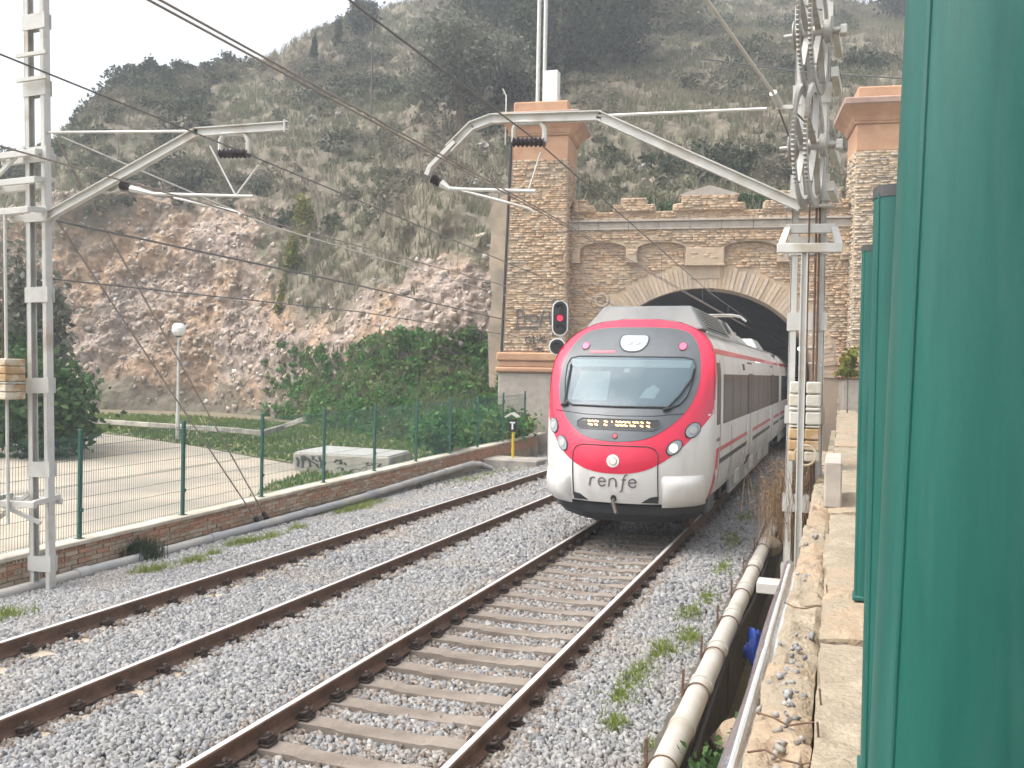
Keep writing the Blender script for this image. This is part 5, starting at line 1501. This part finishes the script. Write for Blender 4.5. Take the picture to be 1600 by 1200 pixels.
wire('feeder_cable', [f2, at(560, 487, X=-10.3), ploc(-7.4, -1.0) + Vector((0, 0, 4.3))], .012, 'wire', 'lower dark feeder cable sagging across the rock face')
wire('feeder_cable', [at(95, 213, Y=10.3), at(420, 352, X=-8.6), ploc(-6.6, -1.1) + Vector((0, 0, 5.6))], .011, 'wire_pale', 'grey wire from the left mast passing behind the left arm')
# tensioned wire from above to the lower wheel
t0 = at(1090, -20, Y=7.5); t1 = at(1208, 145, Y=9.7)
tw = tag(empty('tension_wire', (0, 0, 0)), 'white insulated wire coming down to the lower toothed wheel', 'overhead wire', 'overhead wires')
MB().tube([t0, t1], .017, 8).build('insulated_rod', 'wire_pale', tw)
t2 = at(1218, 165, Y=9.85)
MB().tube([t1, t2], .04, 8).build('clamp', 'galv', tw); MB().bar(at(1212, 168, Y=9.9), at(1240, 167, Y=9.9), .03, .04).build('yoke_bar', 'wire_pale', tw)
MB().tube([at(1236, 168, Y=9.9), w1 + Vector((.06, -.1, .12))], .01, 6).build('rope', 'wire', tw); MB().tube([at(1216, 168, Y=9.9), w1 + Vector((-.2, -.1, .1))], .01, 6).build('rope', 'wire', tw)
wire('telephone_cable', [at(1100, 92, D=44), at(1250, 112, D=44), at(1420, 123, D=44), at(1700, 130, D=44)], .035, 'wire', 'thin dark cable strung across the hillside behind the right mast')
wire('guy_wire', [at(1258, 8, Y=10.3), w2 + Vector((.08, -.1, .2))], .012, 'wire', 'short dark rope running onto the upper toothed wheel')
# stays of the left mast
for k, (x0, y0, x1, y1, lab) in enumerate(((86, 215, 414, 806, 'longer stay wire from the left mast top to its black anchor'), (90, 346, 402, 814, 'shorter stay wire from the left mast to its black anchor'))):
    a = at(x0, y0, Y=10.35); b = at(x1, y1, X=-10.98)
    s_ = tag(empty('stay_wire', b), lab, 'stay wire', 'stay wires of the left mast')
    MB().tube([a - b, Vector((0, 0, 0))], .014, 6).build('cable', 'wire_brown', s_)
    d = (a - b).normalized()
    for q in (0, .12): MB().tube([d * (q - .16), d * (q - .08), d * q], .05, 8, rs=[.03, .055, .03]).build('turnbuckle', 'black_rubber', s_)
    MB().box(d * -.2, (.09, .12, .1), ch=.02).build('anchor', 'black_rubber', s_)

# ================================================================== RIGHT SIDE: ditch, pipe, platform wall, posts
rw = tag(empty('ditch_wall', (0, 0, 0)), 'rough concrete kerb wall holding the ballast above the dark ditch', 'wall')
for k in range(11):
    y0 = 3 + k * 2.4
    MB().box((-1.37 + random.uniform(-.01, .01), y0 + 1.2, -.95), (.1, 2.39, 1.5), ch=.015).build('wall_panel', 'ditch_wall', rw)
rp = tag(empty('conduit_pipe', (-1.22, 0, -.17)), 'beige jointed plastic pipe running along the edge of the ditch', 'pipe')
yj = [3.2, 5.6, 8.0, 9.2, 10.5, 12.0, 13.6, 15.4, 17.5, 20.6]
for a, b in zip(yj[:-1], yj[1:]):
    dz = random.uniform(-.008, .008)
    MB().tube([(0, a + .01, dz), (0, (a + b) / 2, dz - .005), (random.uniform(-.008, .008), b - .01, dz)], .108, 18).build('pipe_length', 'pvc', rp, smooth=True)
    MB().tube([(0, b - .06, 0), (0, b + .06, 0)], .118, 18).build('pipe_socket', 'pvc', rp, smooth=True)
    c = MB().tube([(.116 * math.cos(t), (a + b) / 2 + .3, .116 * math.sin(t)) for t in np.linspace(0, 2 * math.pi, 21)], .008, 5, cap=False).build('strap', 'steel_rust', rp)
    MB().box((-.135, (a + b) / 2 + .3, .06), (.02, .05, .34)).build('stake', 'steel_rust', rp)
hose = tag(MB().tube([(-1.12 + .02 * math.sin(y), y, -.3 + .02 * math.sin(y * 2.2)) for y in np.arange(3.2, 21, .4)], .028, 8).build('cable', 'black_rubber', smooth=True), 'black cable hanging below the beige pipe in the ditch', 'cable')

pw = tag(empty('platform_wall', (0, 0, 0)), 'weathered stone and concrete platform wall on the right beside the green posts', 'wall')
def wall_grid(x0, x1, y0, y1, ztop, zbot, m, name, rough_=.012, lip=.015, nx=7):
    """one block with an uneven worn top"""
    ny = max(4, int((y1 - y0) / .06)); g = MB(); sd = random.random() * 50
    for j in range(ny + 1):
        for i in range(nx + 1):
            x = x0 + (x1 - x0) * i / nx; y = y0 + (y1 - y0) * j / ny
            e = min(i, nx - i, j, ny - j) == 0
            z = ztop + rough_ * noise.fractal(Vector((x * 9 + sd, y * 9, sd)), .8, 2, 4) - (lip if e else 0)
            ex = .012 * noise.noise(Vector((y * 6, sd, i))) if e else 0
            g.v.append((x + ex, y, z))
    g.f = [(j * (nx + 1) + i, j * (nx + 1) + i + 1, (j + 1) * (nx + 1) + i + 1, (j + 1) * (nx + 1) + i) for j in range(ny) for i in range(nx)]
    bd = [i for i in range(nx + 1)] + [j * (nx + 1) + nx for j in range(1, ny + 1)] + [ny * (nx + 1) + i for i in range(nx - 1, -1, -1)] + [j * (nx + 1) for j in range(ny - 1, 0, -1)]
    o = len(g.v); g.v += [(g.v[i][0], g.v[i][1], zbot) for i in bd]; n_ = len(bd)
    g.f += [(bd[(k + 1) % n_], bd[k], o + k, o + (k + 1) % n_) for k in range(n_)]
    return g.build(name, m, pw, smooth=True, fix=False)
y = 1.0; k = 0
while y < 30:
    l = random.uniform(.9, 1.5) if y > 3 else 1.4
    wall_grid(-.06 + random.uniform(-.012, .012), .5, y + .006, min(y + l, 30) - .006, 1.875 + random.uniform(-.012, .012), 1.2, ('wall_top', 'wall_top', 'wall_top_warm')[k % 3], 'top_stone', .02)
    y += l; k += 1
y = 1.0; k = 0
while y < 14:
    l = random.uniform(.7, 1.9)
    wall_grid(-.235 + random.uniform(-.015, .015), -.062, y + .004, y + l - .004, 1.76 + random.uniform(-.03, .015), 1.2, ('wall_top', 'wall_top_warm')[k % 2], 'ledge_stone', .035)
    y += l; k += 1
MB().box((.13, 16, -.35), (.72, 30.2, 3.1)).build('wall_core', 'wall_mortar', pw)
MB().box((-.035, 8.0, 2.05), (.13, .9, .36), ch=.012).build('concrete_block', 'grey_stone', pw)
# loose stones in the ledge's broken mortar, wires
n = 150
C = np.stack([-.15 + .035 * RNG.normal(size=n), 2.6 + 4.8 * RNG.random(n), np.full(n, 1.757)], 1)
C = C[(C[:, 0] < -.07) & (np.sin(C[:, 1] * 2.3) > -.3)]
V, F = chunks(C, .009 + .017 * RNG.random(len(C)))
tag(stuff(link_mesh('rubble', np_mesh('rubble', V, F), 'ballast')), 'small grey stones lying in the broken ledge of the platform wall', 'rubble', kind='stuff')
for k, (yy_, lab) in enumerate(((2.75, 'rusty bent wire nearest on the platform wall ledge'), (3.05, 'second rusty wire twig on the platform wall ledge'), (4.6, 'rusty wire across the wall top beyond the loose stones'))):
    p = [(-.23 + .05 * i, yy_ + .01 * math.sin(i * 2.1 + k), 1.79 + .012 * math.sin(i * 1.7 + k)) for i in range(5)] + [(-.04, yy_ + .015, 1.9)]
    tag(MB().tube(p, .0035, 5).build('bent_wire', 'steel_rust'), lab, 'wire', 'rusty wires on the wall')
# wrapped pipes on the ditch side of the wall
fp = tag(empty('wrapped_pipe', (0, 0, 0)), 'shiny foil-wrapped pipe sloping along the platform wall edge', 'pipe')
g = MB(); pts = [(-.285 - .006 * math.sin(y * 3), y, 1.70 - .012 * (y - 2.5) + .006 * math.sin(y * 5)) for y in np.arange(1.6, 6.3, .12)]
g.tube(pts, .032, 12); g.build('foil_wrap', 'foil', fp, smooth=True)
wp2 = tag(MB().tube([(-.245, y, 1.672 - .012 * (y - 2.5)) for y in np.arange(1.6, 6.2, .3)], .024, 12).build('plastic_pipe', 'pvc_white', smooth=True), 'slim white plastic pipe lying against the foil-wrapped pipe', 'pipe')
MB().tube([(-.278, y, 1.728 - .012 * (y - 2.5)) for y in np.arange(1.6, 6.2, .3)], .012, 8).build('dark_cable', 'galv', fp, smooth=True)

# green posts of the platform fence
def oval_post(y, x_left, wd, dp, z0, z1, label, lean=0.):
    p = tag(empty('fence_post', (x_left + wd / 2, y, z0)), label, 'fence post', 'broad green posts of the platform fence')
    g = MB(); n_ = 40; out = []
    for k in range(n_):
        a = 2 * math.pi * k / n_
        c, s_ = math.cos(a), math.sin(a)
        x = wd / 2 * math.copysign(abs(c) ** .8, c); yy_ = dp / 2 * math.copysign(abs(s_) ** .8, s_)
        out.append((x, yy_))
    for z in (0, z1 - z0):
        for (x, yy_) in out: g.v.append((x + lean * z, yy_, z))
    g.f = [(k, (k + 1) % n_, n_ + (k + 1) % n_, n_ + k) for k in range(n_)] + [tuple(range(n_, 2 * n_))]
    o = g.build('post_tube', 'post_green', p, smooth=True)
    for fx in (-.41, .34):
        yr = -dp / 2 * (1 - (2 * abs(fx)) ** 2.5) ** .4
        g = MB(); g.tube([(wd * fx, yr, 0), (wd * fx + lean * (z1 - z0), yr, z1 - z0 - .01)], .0035, 8); g.build('rib', 'post_green', p, smooth=True)
    g = MB(); g.prism([(x * 1.03, yy_ * 1.03) for x, yy_ in out], lambda q: (q[0] + lean * (z1 - z0), q[1], z1 - z0 - .02), lambda q: (q[0] + lean * (z1 - z0), q[1], z1 - z0 + .008)); g.build('post_cap', 'post_cap', p)
    MB().box((0, 0, .01), (wd * 1.1, dp * 1.1, .02), ch=.004).build('base_plate', 'post_green', p)
    return p
oval_post(1.30, .028, .26, .24, 1.60, 3.55, 'nearest and broadest green post filling the right edge of the view', .023)
oval_post(2.48, .068, .13, .12, 1.888, 3.34, 'second green post with a dark cap, just beyond the nearest one')
oval_post(4.45, .078, .11, .12, 1.888, 3.46, 'farthest and thinnest visible green post beyond the second one')

# blue plastic scrap in the ditch
c = Vector((-.88, 11.6, -.5))
g = MB(); nx = 10
for j in range(nx + 1):
    for i in range(nx + 1):
        u, v = i / nx - .5, j / nx - .5
        g.v.append((c.x + u * .28, c.y + v * .5, c.z + .25 * noise.noise(Vector((u * 4, v * 4, 2))) + .35 * max(0, v) + .015))
        
g.f = [(j * (nx + 1) + i, j * (nx + 1) + i + 1, (j + 1) * (nx + 1) + i + 1, (j + 1) * (nx + 1) + i) for j in range(nx) for i in range(nx)]
o = g.build('plastic_sheet', 'blue_plastic', smooth=True, fix=False); o.modifiers.new('s', 'SOLIDIFY').thickness = .01
tag(o, 'crumpled blue plastic sheet lying in the dark ditch', 'plastic sheet')
# rocks in the ditch
for k, (x, y, z, s_, lab) in enumerate(((-.62, 8.6, -.5, .4, 'tan boulder in the ditch beyond the leafy plant'), (-1.12, 17.6, -.22, .2, 'brown rock beside the far end of the beige pipe'))):
    bm = bmesh.new(); bmesh.ops.create_icosphere(bm, subdivisions=3, radius=s_)
    for v in bm.verts: v.co *= 1 + .35 * noise.fractal(v.co * 3 + Vector((k * 5, 1, 2)), 1, 2, 3)
    me = bpy.data.meshes.new('boulder'); bm.to_mesh(me); bm.free()
    tag(link_mesh('boulder', me, 'wall_top_warm', smooth=False, loc=(x, y, z)), lab, 'rock')

# ================================================================== VEGETATION
def cloud_points(n, c, r, clumps=14, shell=.55):
    """leaf centres bunched in clumps through an ellipsoid"""
    c = np.array(c); r = np.array(r)
    cc = RNG.normal(size=(clumps, 3)); cc /= np.linalg.norm(cc, axis=1)[:, None]; cc *= (shell + (1 - shell) * RNG.random((clumps, 1)) ** .5) * .78
    k = RNG.integers(0, clumps, n)
    p = cc[k] + RNG.normal(size=(n, 3)) * (.17 + .1 * RNG.random((clumps, 1)))[k]
    return c + p * r
def plant(name, label, cat, base, clouds, leaf_m, trunk=None, group=None):
    t = tag(empty(name, base), label, cat, group)
    Vs = []; Fs = []; o = 0
    for (n_, c, r, sz, kw) in clouds:
        C_ = cloud_points(n_, c, r, **kw); C_[:, 2] = np.maximum(C_[:, 2], .02)
        V_, F_ = leaf_cloud(C_, sz, elong=1.7); Vs.append(V_); Fs.append(F_ + o); o += len(V_)
    link_mesh('crown', np_mesh('crown', np.concatenate(Vs), np.concatenate(Fs)), leaf_m, t)
    if trunk:
        g = MB()
        for path, r0, r1 in trunk:
            m = len(path); g.tube(path, r0, 8, rs=[r0 + (r1 - r0) * i / (m - 1) for i in range(m)])
        g.build('trunk', 'bark', t, smooth=True)
    return t
# big bush behind the fence at the left
b0 = at(62, 715, Z=-.1)
plant('bush', 'rounded dark green bush behind the fence beside the sandy path', 'bush', b0,
      [(5200, (0, .3, 1.6), (1.55, 1.5, 1.55), .15, dict(clumps=34)), (3000, (-1.6, .5, 2.0), (1.5, 1.5, 2.0), .15, dict(clumps=24)), (900, (.6, -.2, .7), (1.1, .9, .8), .13, dict(clumps=12))], 'leaf_green', [([(0, 0, 0), (.1, .1, .8), (0, .2, 1.6)], .08, .03), ([(0, 0, 0), (-.5, .1, 1.0), (-1.2, .3, 2.0)], .08, .03)])
b1 = at(-5, 705, Z=.15)
plant('tall_shrub', 'tall leafy shrub at the far left edge behind the pale mast', 'bush', b1 + Vector((-2.2, 3, -.2)),
      [(4200, (0, 0, 3.4), (1.3, 1.5, 3.2), .17, dict(clumps=40))], 'leaf_olive', [([(0, 0, 0), (.1, 0, 2), (0, .1, 4)], .1, .03)])
# hillside trees
def hp(px, py, D): return at(px, py, D=D)
def tree(name, label, px, py_base, py_top, D, wpx, n_, m, lf, clumps=26, parts=3, cat='tree', group='trees on the hill'):
    base = hp(px, py_base, D); H = (py_base - py_top) * D / 1450; W = wpx * D / 1450 / 2
    cl = []
    for k in range(parts):
        cl.append((n_ // parts, (random.uniform(-.35, .35) * W, random.uniform(-.3, .3) * W, H * (.42 + .42 * k / max(1, parts - 1))), (W * random.uniform(.7, 1.0), W * random.uniform(.7, 1), H * .32), lf, dict(clumps=clumps, shell=.4)))
    tr = [([(0, 0, -.6), (.06 * W, 0, H * .3), (-.05 * W, .1, H * .75)], .05 * H + .03, .02)]
    for k in range(4):
        a = k * 1.7; tr.append(([(0, 0, H * .28), (math.cos(a) * W * .35, math.sin(a) * W * .35, H * .5), (math.cos(a) * W * .65, math.sin(a) * W * .65, H * .68)], .035 * H, .012))
    return plant(name, label, cat, base, cl, m, tr, group)
tree('olive_tree', 'grey-green olive tree with feathery crown on the slope left of the portal', 715, 205, 48, 60, 150, 9000, 'leaf_olive', .17, 44, 4)
tree('olive_tree', 'smaller grey-green olive tree just left of the twin poles', 795, 170, 62, 62, 80, 4500, 'leaf_olive', .17, 26, 3)
tree('dark_tree', 'tall dark evergreen directly behind the white box on the left pilaster', 870, 165, -60, 70, 150, 8000, 'leaf_dark', .22, 40, 4)
tree('dark_tree', 'dark evergreen reaching out of the frame above the olive trees', 770, 120, -90, 84, 170, 8000, 'leaf_dark', .24, 40, 4)
tree('dark_tree', 'dark evergreen right of the white box, above the battlements', 960, 150, -50, 76, 150, 7000, 'leaf_dark', .24, 36, 4)
tree('dark_tree', 'broad dim tree on the upper slope above the middle of the portal', 1050, 100, -30, 88, 120, 4500, 'leaf_scrub', .24, 26, 3)
tree('dark_tree', 'round dark tree on the skyline at the upper right beside the green post', 1395, 40, -40, 104, 70, 3000, 'leaf_dark', .3, 20, 3)
tree('dark_tree', 'round tree on the skyline just right of the cypress', 572, 60, 4, 92, 60, 3200, 'leaf_dark', .22, 20, 3)
for (px, pb, pt_, D, w_, lab) in ((528, 112, 16, 88, 17, 'slim dark cypress on the skyline beside the round tree'), (490, 108, 58, 84, 12, 'short thin cypress left of the taller one on the ridge')):
    base = hp(px, pb, D); H = (pb - pt_) * D / 1450; W = w_ * D / 1450 / 2
    plant('cypress', lab, 'tree', base, [(1500, (0, 0, H * .35), (W, W, H * .36), .16, dict(clumps=20, shell=.2)), (900, (0, 0, H * .68), (W * .65, W * .65, H * .32), .15, dict(clumps=14, shell=.2))], 'leaf_dark', [([(0, 0, -.5), (0, 0, H * .5)], .12, .04)], 'trees on the hill')
# shrubs standing out on the left skyline
for (px, pb, pt_, D, w_, lab) in ((232, 122, 92, 78, 26, 'small shrub breaking the left skyline above the rock face'), (352, 112, 82, 84, 34, 'bushy shrub on the skyline in the middle of the left ridge'), (280, 116, 95, 80, 20, 'low shrub on the left skyline between two others')):
    base = hp(px, pb, D); H = (pb - pt_) * D / 1450; W = w_ * D / 1450 / 2
    plant('skyline_shrub', lab, 'shrub', base, [(700, (0, 0, H * .5), (W, W, H * .5), .17, dict(clumps=12))], 'leaf_dark', [([(0, 0, -.4), (0, 0, H * .6)], .06, .02)], 'shrubs on the left skyline')

# scrub, dry grass, ivy, stones: uncountable cover of the slopes
def cover(name, n, w, leaf_n, rad, lf, m, label, lift=.3, flat=.7):
    P_, idx = on_hill(n, w)
    r_ = rad[0] + (rad[1] - rad[0]) * RNG.random(n) ** 2
    k = (leaf_n * (r_ / rad[1]) ** 1.2 + 8).astype(int)
    C_ = np.repeat(P_, k, 0); rr = np.repeat(r_, k)
    d = RNG.normal(size=(len(C_), 3)); d /= np.linalg.norm(d, axis=1)[:, None]
    d *= (RNG.random((len(C_), 1)) ** .4); d[:, 2] *= flat
    C_ = C_ + d * rr[:, None]; C_[:, 2] += rr * lift
    V_, F_ = leaf_cloud(C_, np.full(len(C_), lf), elong=1.8)
    return tag(stuff(link_mesh(name, np_mesh(name, V_, F_), m)), label, 'vegetation', kind='stuff')
slope = inview * np.clip((_vg - .25) * 1.6, 0, 1)
clump = np.array([noise.noise(Vector((float(c[0]) * .13, float(c[1]) * .13, float(c[2]) * .13))) for c in _fc])
left_low = ((_S > 1.2) & (_S < 2.9) & (_colpx < 440)).astype(float)
cover('scrub', 3500, slope * (_S > 1.9) * np.clip(.35 + clump * 1.6, .03, 1) * (1 - .9 * left_low), 130, (.25, .9), .13, 'leaf_scrub', 'brownish green scrub covering the hillside above the rock and portal')
cover('dark_scrub', 420, slope * (_S > 2.6) * np.clip(clump * 2 - .15, 0, 1) * (1 - left_low) + inview * 1.0 * ((_S > 3.6) & (_colpx < 330)) * .6, 200, (.5, 1.5), .19, 'leaf_dark', 'darker bushes dotted over the upper hillside')
P_, idx = on_hill(16000, slope * (_S > 1.35) * np.clip(.9 - clump, .25, 1.3) * (1 - .85 * left_low))
V_, F_ = blades(P_, .45 + .45 * RNG.random(len(P_)), .052, .7, 7)
tag(stuff(link_mesh('dry_grass', np_mesh('dry_grass', V_, F_), 'grass_dry')), 'dry tan and olive grass over the hillside', 'grass', kind='stuff')
# lush green growth at the foot of the slope near the tunnel
iv = inview * ((_S > .9) & (_S < 2.15) & (_colpx > 420) & (_colpx < 800)) * np.clip(1.9 - _S * .75 + clump * .8, 0.02, 1.4) * np.clip((_colpx - 420) / 90, .1, 1)
cover('ground_ivy', 2700, iv, 48, (.15, .45), .13, 'leaf_ivy', 'bright green creeping plants on the slope foot behind the fence', .35, .6)
P_, idx = on_hill(1500, iv)
V_, F_ = blades(P_, .3 + .4 * RNG.random(len(P_)), .05, .7, 6)
tag(stuff(link_mesh('slope_grass', np_mesh('slope_grass', V_, F_), 'grass_dry')), 'straw coloured grass among the green growth at the slope foot', 'grass', kind='stuff')
tg = inview * ((_S > 1.0) & (_S < 2.6) & (_colpx > 860))
cover('terrace_scrub', 520, tg, 90, (.2, .5), .1, 'leaf_green', 'green and brown low growth just behind the battlements', .3, .6)
# stones embedded in the rock
bare_w = inview * np.clip(.8 - _vg, 0, 1) * ((_S > 1.0) & (_S < 3.3))
P_, idx = on_hill(4200, bare_w + 1e-9)
V_, F_ = chunks(P_, .07 + .24 * RNG.random(len(P_)) ** 4.0)
tag(stuff(link_mesh('rock_stones', np_mesh('rock_stones', V_, F_), 'rock_chunk')), 'stones and pebbles bedded in the bare rock cutting', 'stones', kind='stuff')
# creeper with yellow leaves on the rock
cr = at(452, 430, D=52.5)
plant('creeper', 'yellow-green creeper climbing the rock in a narrow upright strip', 'climbing plant', cr + Vector((0, 0, -3.4)),
      [(700, (0, -.6, 1.6), (.5, .5, 1.5), .13, dict(clumps=16)), (700, (.5, -.4, 4.2), (.5, .5, 1.6), .13, dict(clumps=16)), (600, (.9, .0, 6.6), (.6, .6, 1.4), .13, dict(clumps=14))], 'leaf_yellow', [([(0, -.3, 0), (.3, -.3, 3), (.9, 0, 6.5)], .05, .02)])
# boulders
for k, (px, py, D, s_, lab) in enumerate(((756, 228, 52, .32, 'pale boulder standing beside the left pilaster capital'), (488, 187, 66, .42, 'white boulder on the upper left slope'), (531, 180, 67, .36, 'white boulder right of another on the upper left slope'), (747, 285, 47, .25, 'white stone in the rock edge beside the left pilaster'), (1003, 262, 49, .25, 'white stone in the grass above the battlements'))):
    bm = bmesh.new(); bmesh.ops.create_icosphere(bm, subdivisions=3, radius=s_)
    for v in bm.verts:
        v.co *= 1 + .75 * noise.fractal(v.co / s_ * 1.3 + Vector((k * 5, 1, 2)), .8, 2, 4); v.co.z *= .65; v.co.x *= .85
    me = bpy.data.meshes.new('boulder'); bm.to_mesh(me); bm.free()
    tag(link_mesh('boulder', me, 'concrete', smooth=False, loc=at(px, py, D=D)), lab, 'rock', 'boulders on the hill')

# lawn blades, weeds in the ballast
def in_poly(P2, poly):
    poly = np.array(poly); x, y_ = P2.T; ins = np.zeros(len(P2), bool); j = len(poly) - 1
    for i in range(len(poly)):
        xi, yi = poly[i]; xj, yj_ = poly[j]
        ins ^= ((yi > y_) != (yj_ > y_)) & (x < (xj - xi) * (y_ - yi) / (yj_ - yi + 1e-12) + xi); j = i
    return ins
P2 = np.stack([-48 + 37 * RNG.random(60000), 14 + 34 * RNG.random(60000)], 1)
P2 = P2[in_poly(P2, lawn_pts)][:11000]
P3 = np.stack([P2[:, 0], P2[:, 1], [terrace_z(y) + .02 for y in P2[:, 1]]], 1)
V_, F_ = blades(P3, .09 + .1 * RNG.random(len(P3)), .03, .8, 5)
tag(stuff(link_mesh('lawn_grass', np_mesh('lawn_grass', V_, F_), 'grass_green')), 'short green grass beside the sandy path behind the fence', 'grass', kind='stuff')
def weeds(name, spots, m, label, h=.14):
    Ps = []
    for (x, y, n_, sx, sy) in spots:
        X = x + sx * RNG.normal(size=n_); Y = y + sy * RNG.normal(size=n_)
        n_ = len(X); k_ = RNG.random(n_) < .8; X, Y = X[k_], Y[k_]
        Ps.append(np.stack([X, Y, [ballast_z(a, b) + .0 for a, b in zip(X, Y)]], 1))
    Ps = np.concatenate(Ps); V_, F_ = blades(Ps, h * (.5 + .9 * RNG.random(len(Ps))), .009, 1.2, 6)
    return tag(stuff(link_mesh(name, np_mesh(name, V_, F_), m)), label, 'weeds', kind='stuff')
def wl_(px, py, z=-.3): p = at(px, py, Z=z); return p.x, p.y
spots = [(*wl_(378, 850), 150, .16, .22), (*wl_(425, 842), 60, .12, .2), (*wl_(465, 828), 50, .1, .15), (*wl_(550, 795), 200, .16, .5), (*wl_(575, 785), 90, .12, .3), (*wl_(235, 897), 90, .16, .14), (*wl_(300, 885), 60, .16, .1), (*wl_(330, 872), 35, .12, .1), (*wl_(735, 745, -.2), 160, .3, .6), (*wl_(15, 970), 60, .12, .14), (*wl_(775, 735, -.2), 90, .3, .5)]
weeds('wall_weeds', spots, 'grass_yellow', 'yellow-green weed tufts between the left rail and the grey pipe')
spots = [(*wl_(960, 1140, -.2), 70, .06, .12), (*wl_(975, 1090, -.2), 90, .07, .18), (*wl_(1000, 1060, -.2), 90, .07, .2), (*wl_(1035, 1025, -.2), 130, .07, .18), (*wl_(1075, 1000, -.2), 100, .06, .18), (*wl_(1080, 965, -.2), 110, .07, .22), (*wl_(1105, 940, -.2), 90, .06, .25), (*wl_(1130, 890, -.2), 120, .07, .35), (*wl_(1145, 850, -.2), 140, .08, .4), (*wl_(1165, 810, -.2), 120, .1, .5), (*wl_(1180, 770, -.2), 160, .15, .6), (*wl_(1020, 1175, -.2), 25, .04, .1)]
weeds('ballast_weeds', spots, 'grass_yellow', 'green weed tufts in a broken line beside the beige pipe', .085)
b2 = at(222, 870, X=-10.95)
V_, F_ = blades(np.stack([b2.x + .1 * RNG.normal(size=60), b2.y + .12 * RNG.normal(size=60), np.full(60, -.38)], 1), .36, .012, .5, 9)
wp_ = tag(empty('weed_plant', (0, 0, 0)), 'dark wispy weed growing over the grey pipe by the low wall', 'weed')
link_mesh('stalks', np_mesh('stalks', V_, F_), 'leaf_dark', wp_)
# leafy plant in the ditch
plant('ditch_plant', 'green leafy plant growing up out of the ditch at the bottom edge', 'plant', Vector((-.72, 6.5, -1.2)), [(1900, (0, 0, 1.1), (.3, .8, .5), .045, dict(clumps=16)), (800, (.08, .9, 1.0), (.22, .4, .3), .045, dict(clumps=10))], 'leaf_green', [([(0, 0, 0), (0, 0, .9)], .02, .008)])
plant('ditch_plant', 'small ivy clinging to the wall right of the tunnel mouth', 'plant', at(1325, 585, D=26), [(420, (0, 0, 0), (.35, .5, .7), .12, dict(clumps=10))], 'leaf_yellow', [([(0, 0, -2), (0, 0, .4)], .03, .01)])
# dry shrub round the right mast's foot
ds = tag(empty('dry_shrub', (-.46, 11.45, .45)), 'tangled brown dry shrub round the foot of the right mast', 'shrub')
C_ = np.stack([.16 * RNG.normal(size=260), .35 * RNG.normal(size=260), .45 + .5 * RNG.random(260)], 1)
V_, F_ = blades(C_, .35 + .45 * RNG.random(260), .006, .7, 4)
link_mesh('dry_stalks', np_mesh('dry_stalks', V_, F_), 'twig_dry', ds)
C_ = cloud_points(2600, (.02, 0, 1.0), (.42, .6, .5), clumps=70, shell=.1)
V_, F_ = leaf_cloud(C_, .013, elong=4.0); link_mesh('dry_leaves', np_mesh('dry_leaves', V_, F_), 'twig_dry', ds)
g = MB()
for k in range(40):
    a = random.uniform(0, 6.28); r_ = random.uniform(.1, .3); h = random.uniform(.7, 1.5)
    g.tube([(-.1, 0, -1.9), (r_ * .3 * math.cos(a), r_ * math.sin(a), h * .5), (r_ * .8 * math.cos(a), 1.2 * r_ * math.sin(a), h)], .008, 4, rs=[.01, .007, .003])
g.build('branches', 'bark', ds)
# thicket where the fence ends by the tunnel
th = at(800, 655, D=35)
plant('thicket', 'dark green thicket at the fence end beside the left pilaster foot', 'bush', Vector((-12.3, 32.3, .2)), [(4200, (0, 0, .6), (1.3, 3.2, .7), .13, dict(clumps=40))], 'leaf_ivy', [([(0, 0, -.3), (0, 0, 1)], .05, .02)])
plant('thicket', 'low bush with some yellow leaves behind the far fence posts', 'bush', Vector((-12.0, 26.9, .1)), [(1500, (0, 0, .7), (.6, 1.2, .75), .11, dict(clumps=18)), (160, (.2, .4, 1.3), (.35, .6, .35), .1, dict(clumps=6))], 'leaf_ivy', [([(0, 0, -.3), (0, 0, .7)], .04, .02)])

# ================================================================== AIR
hz = MB().box((0, 100, 32), (1900, 1640, 74)).build('haze', None)
hm = bpy.data.materials.new('haze'); hm.use_nodes = True
nt = hm.node_tree
for n_ in list(nt.nodes):
    if n_.type == 'BSDF_PRINCIPLED': nt.nodes.remove(n_)
pv = nt.nodes.new('ShaderNodeVolumePrincipled')
pv.inputs['Color'].default_value = (.86, .9, .95, 1); pv.inputs['Density'].default_value = .002; pv.inputs['Anisotropy'].default_value = .1
nt.links.new(pv.outputs[0], nt.nodes['Material Output'].inputs['Volume'])
hz.data.materials.append(hm); hz['kind'] = 'stuff'
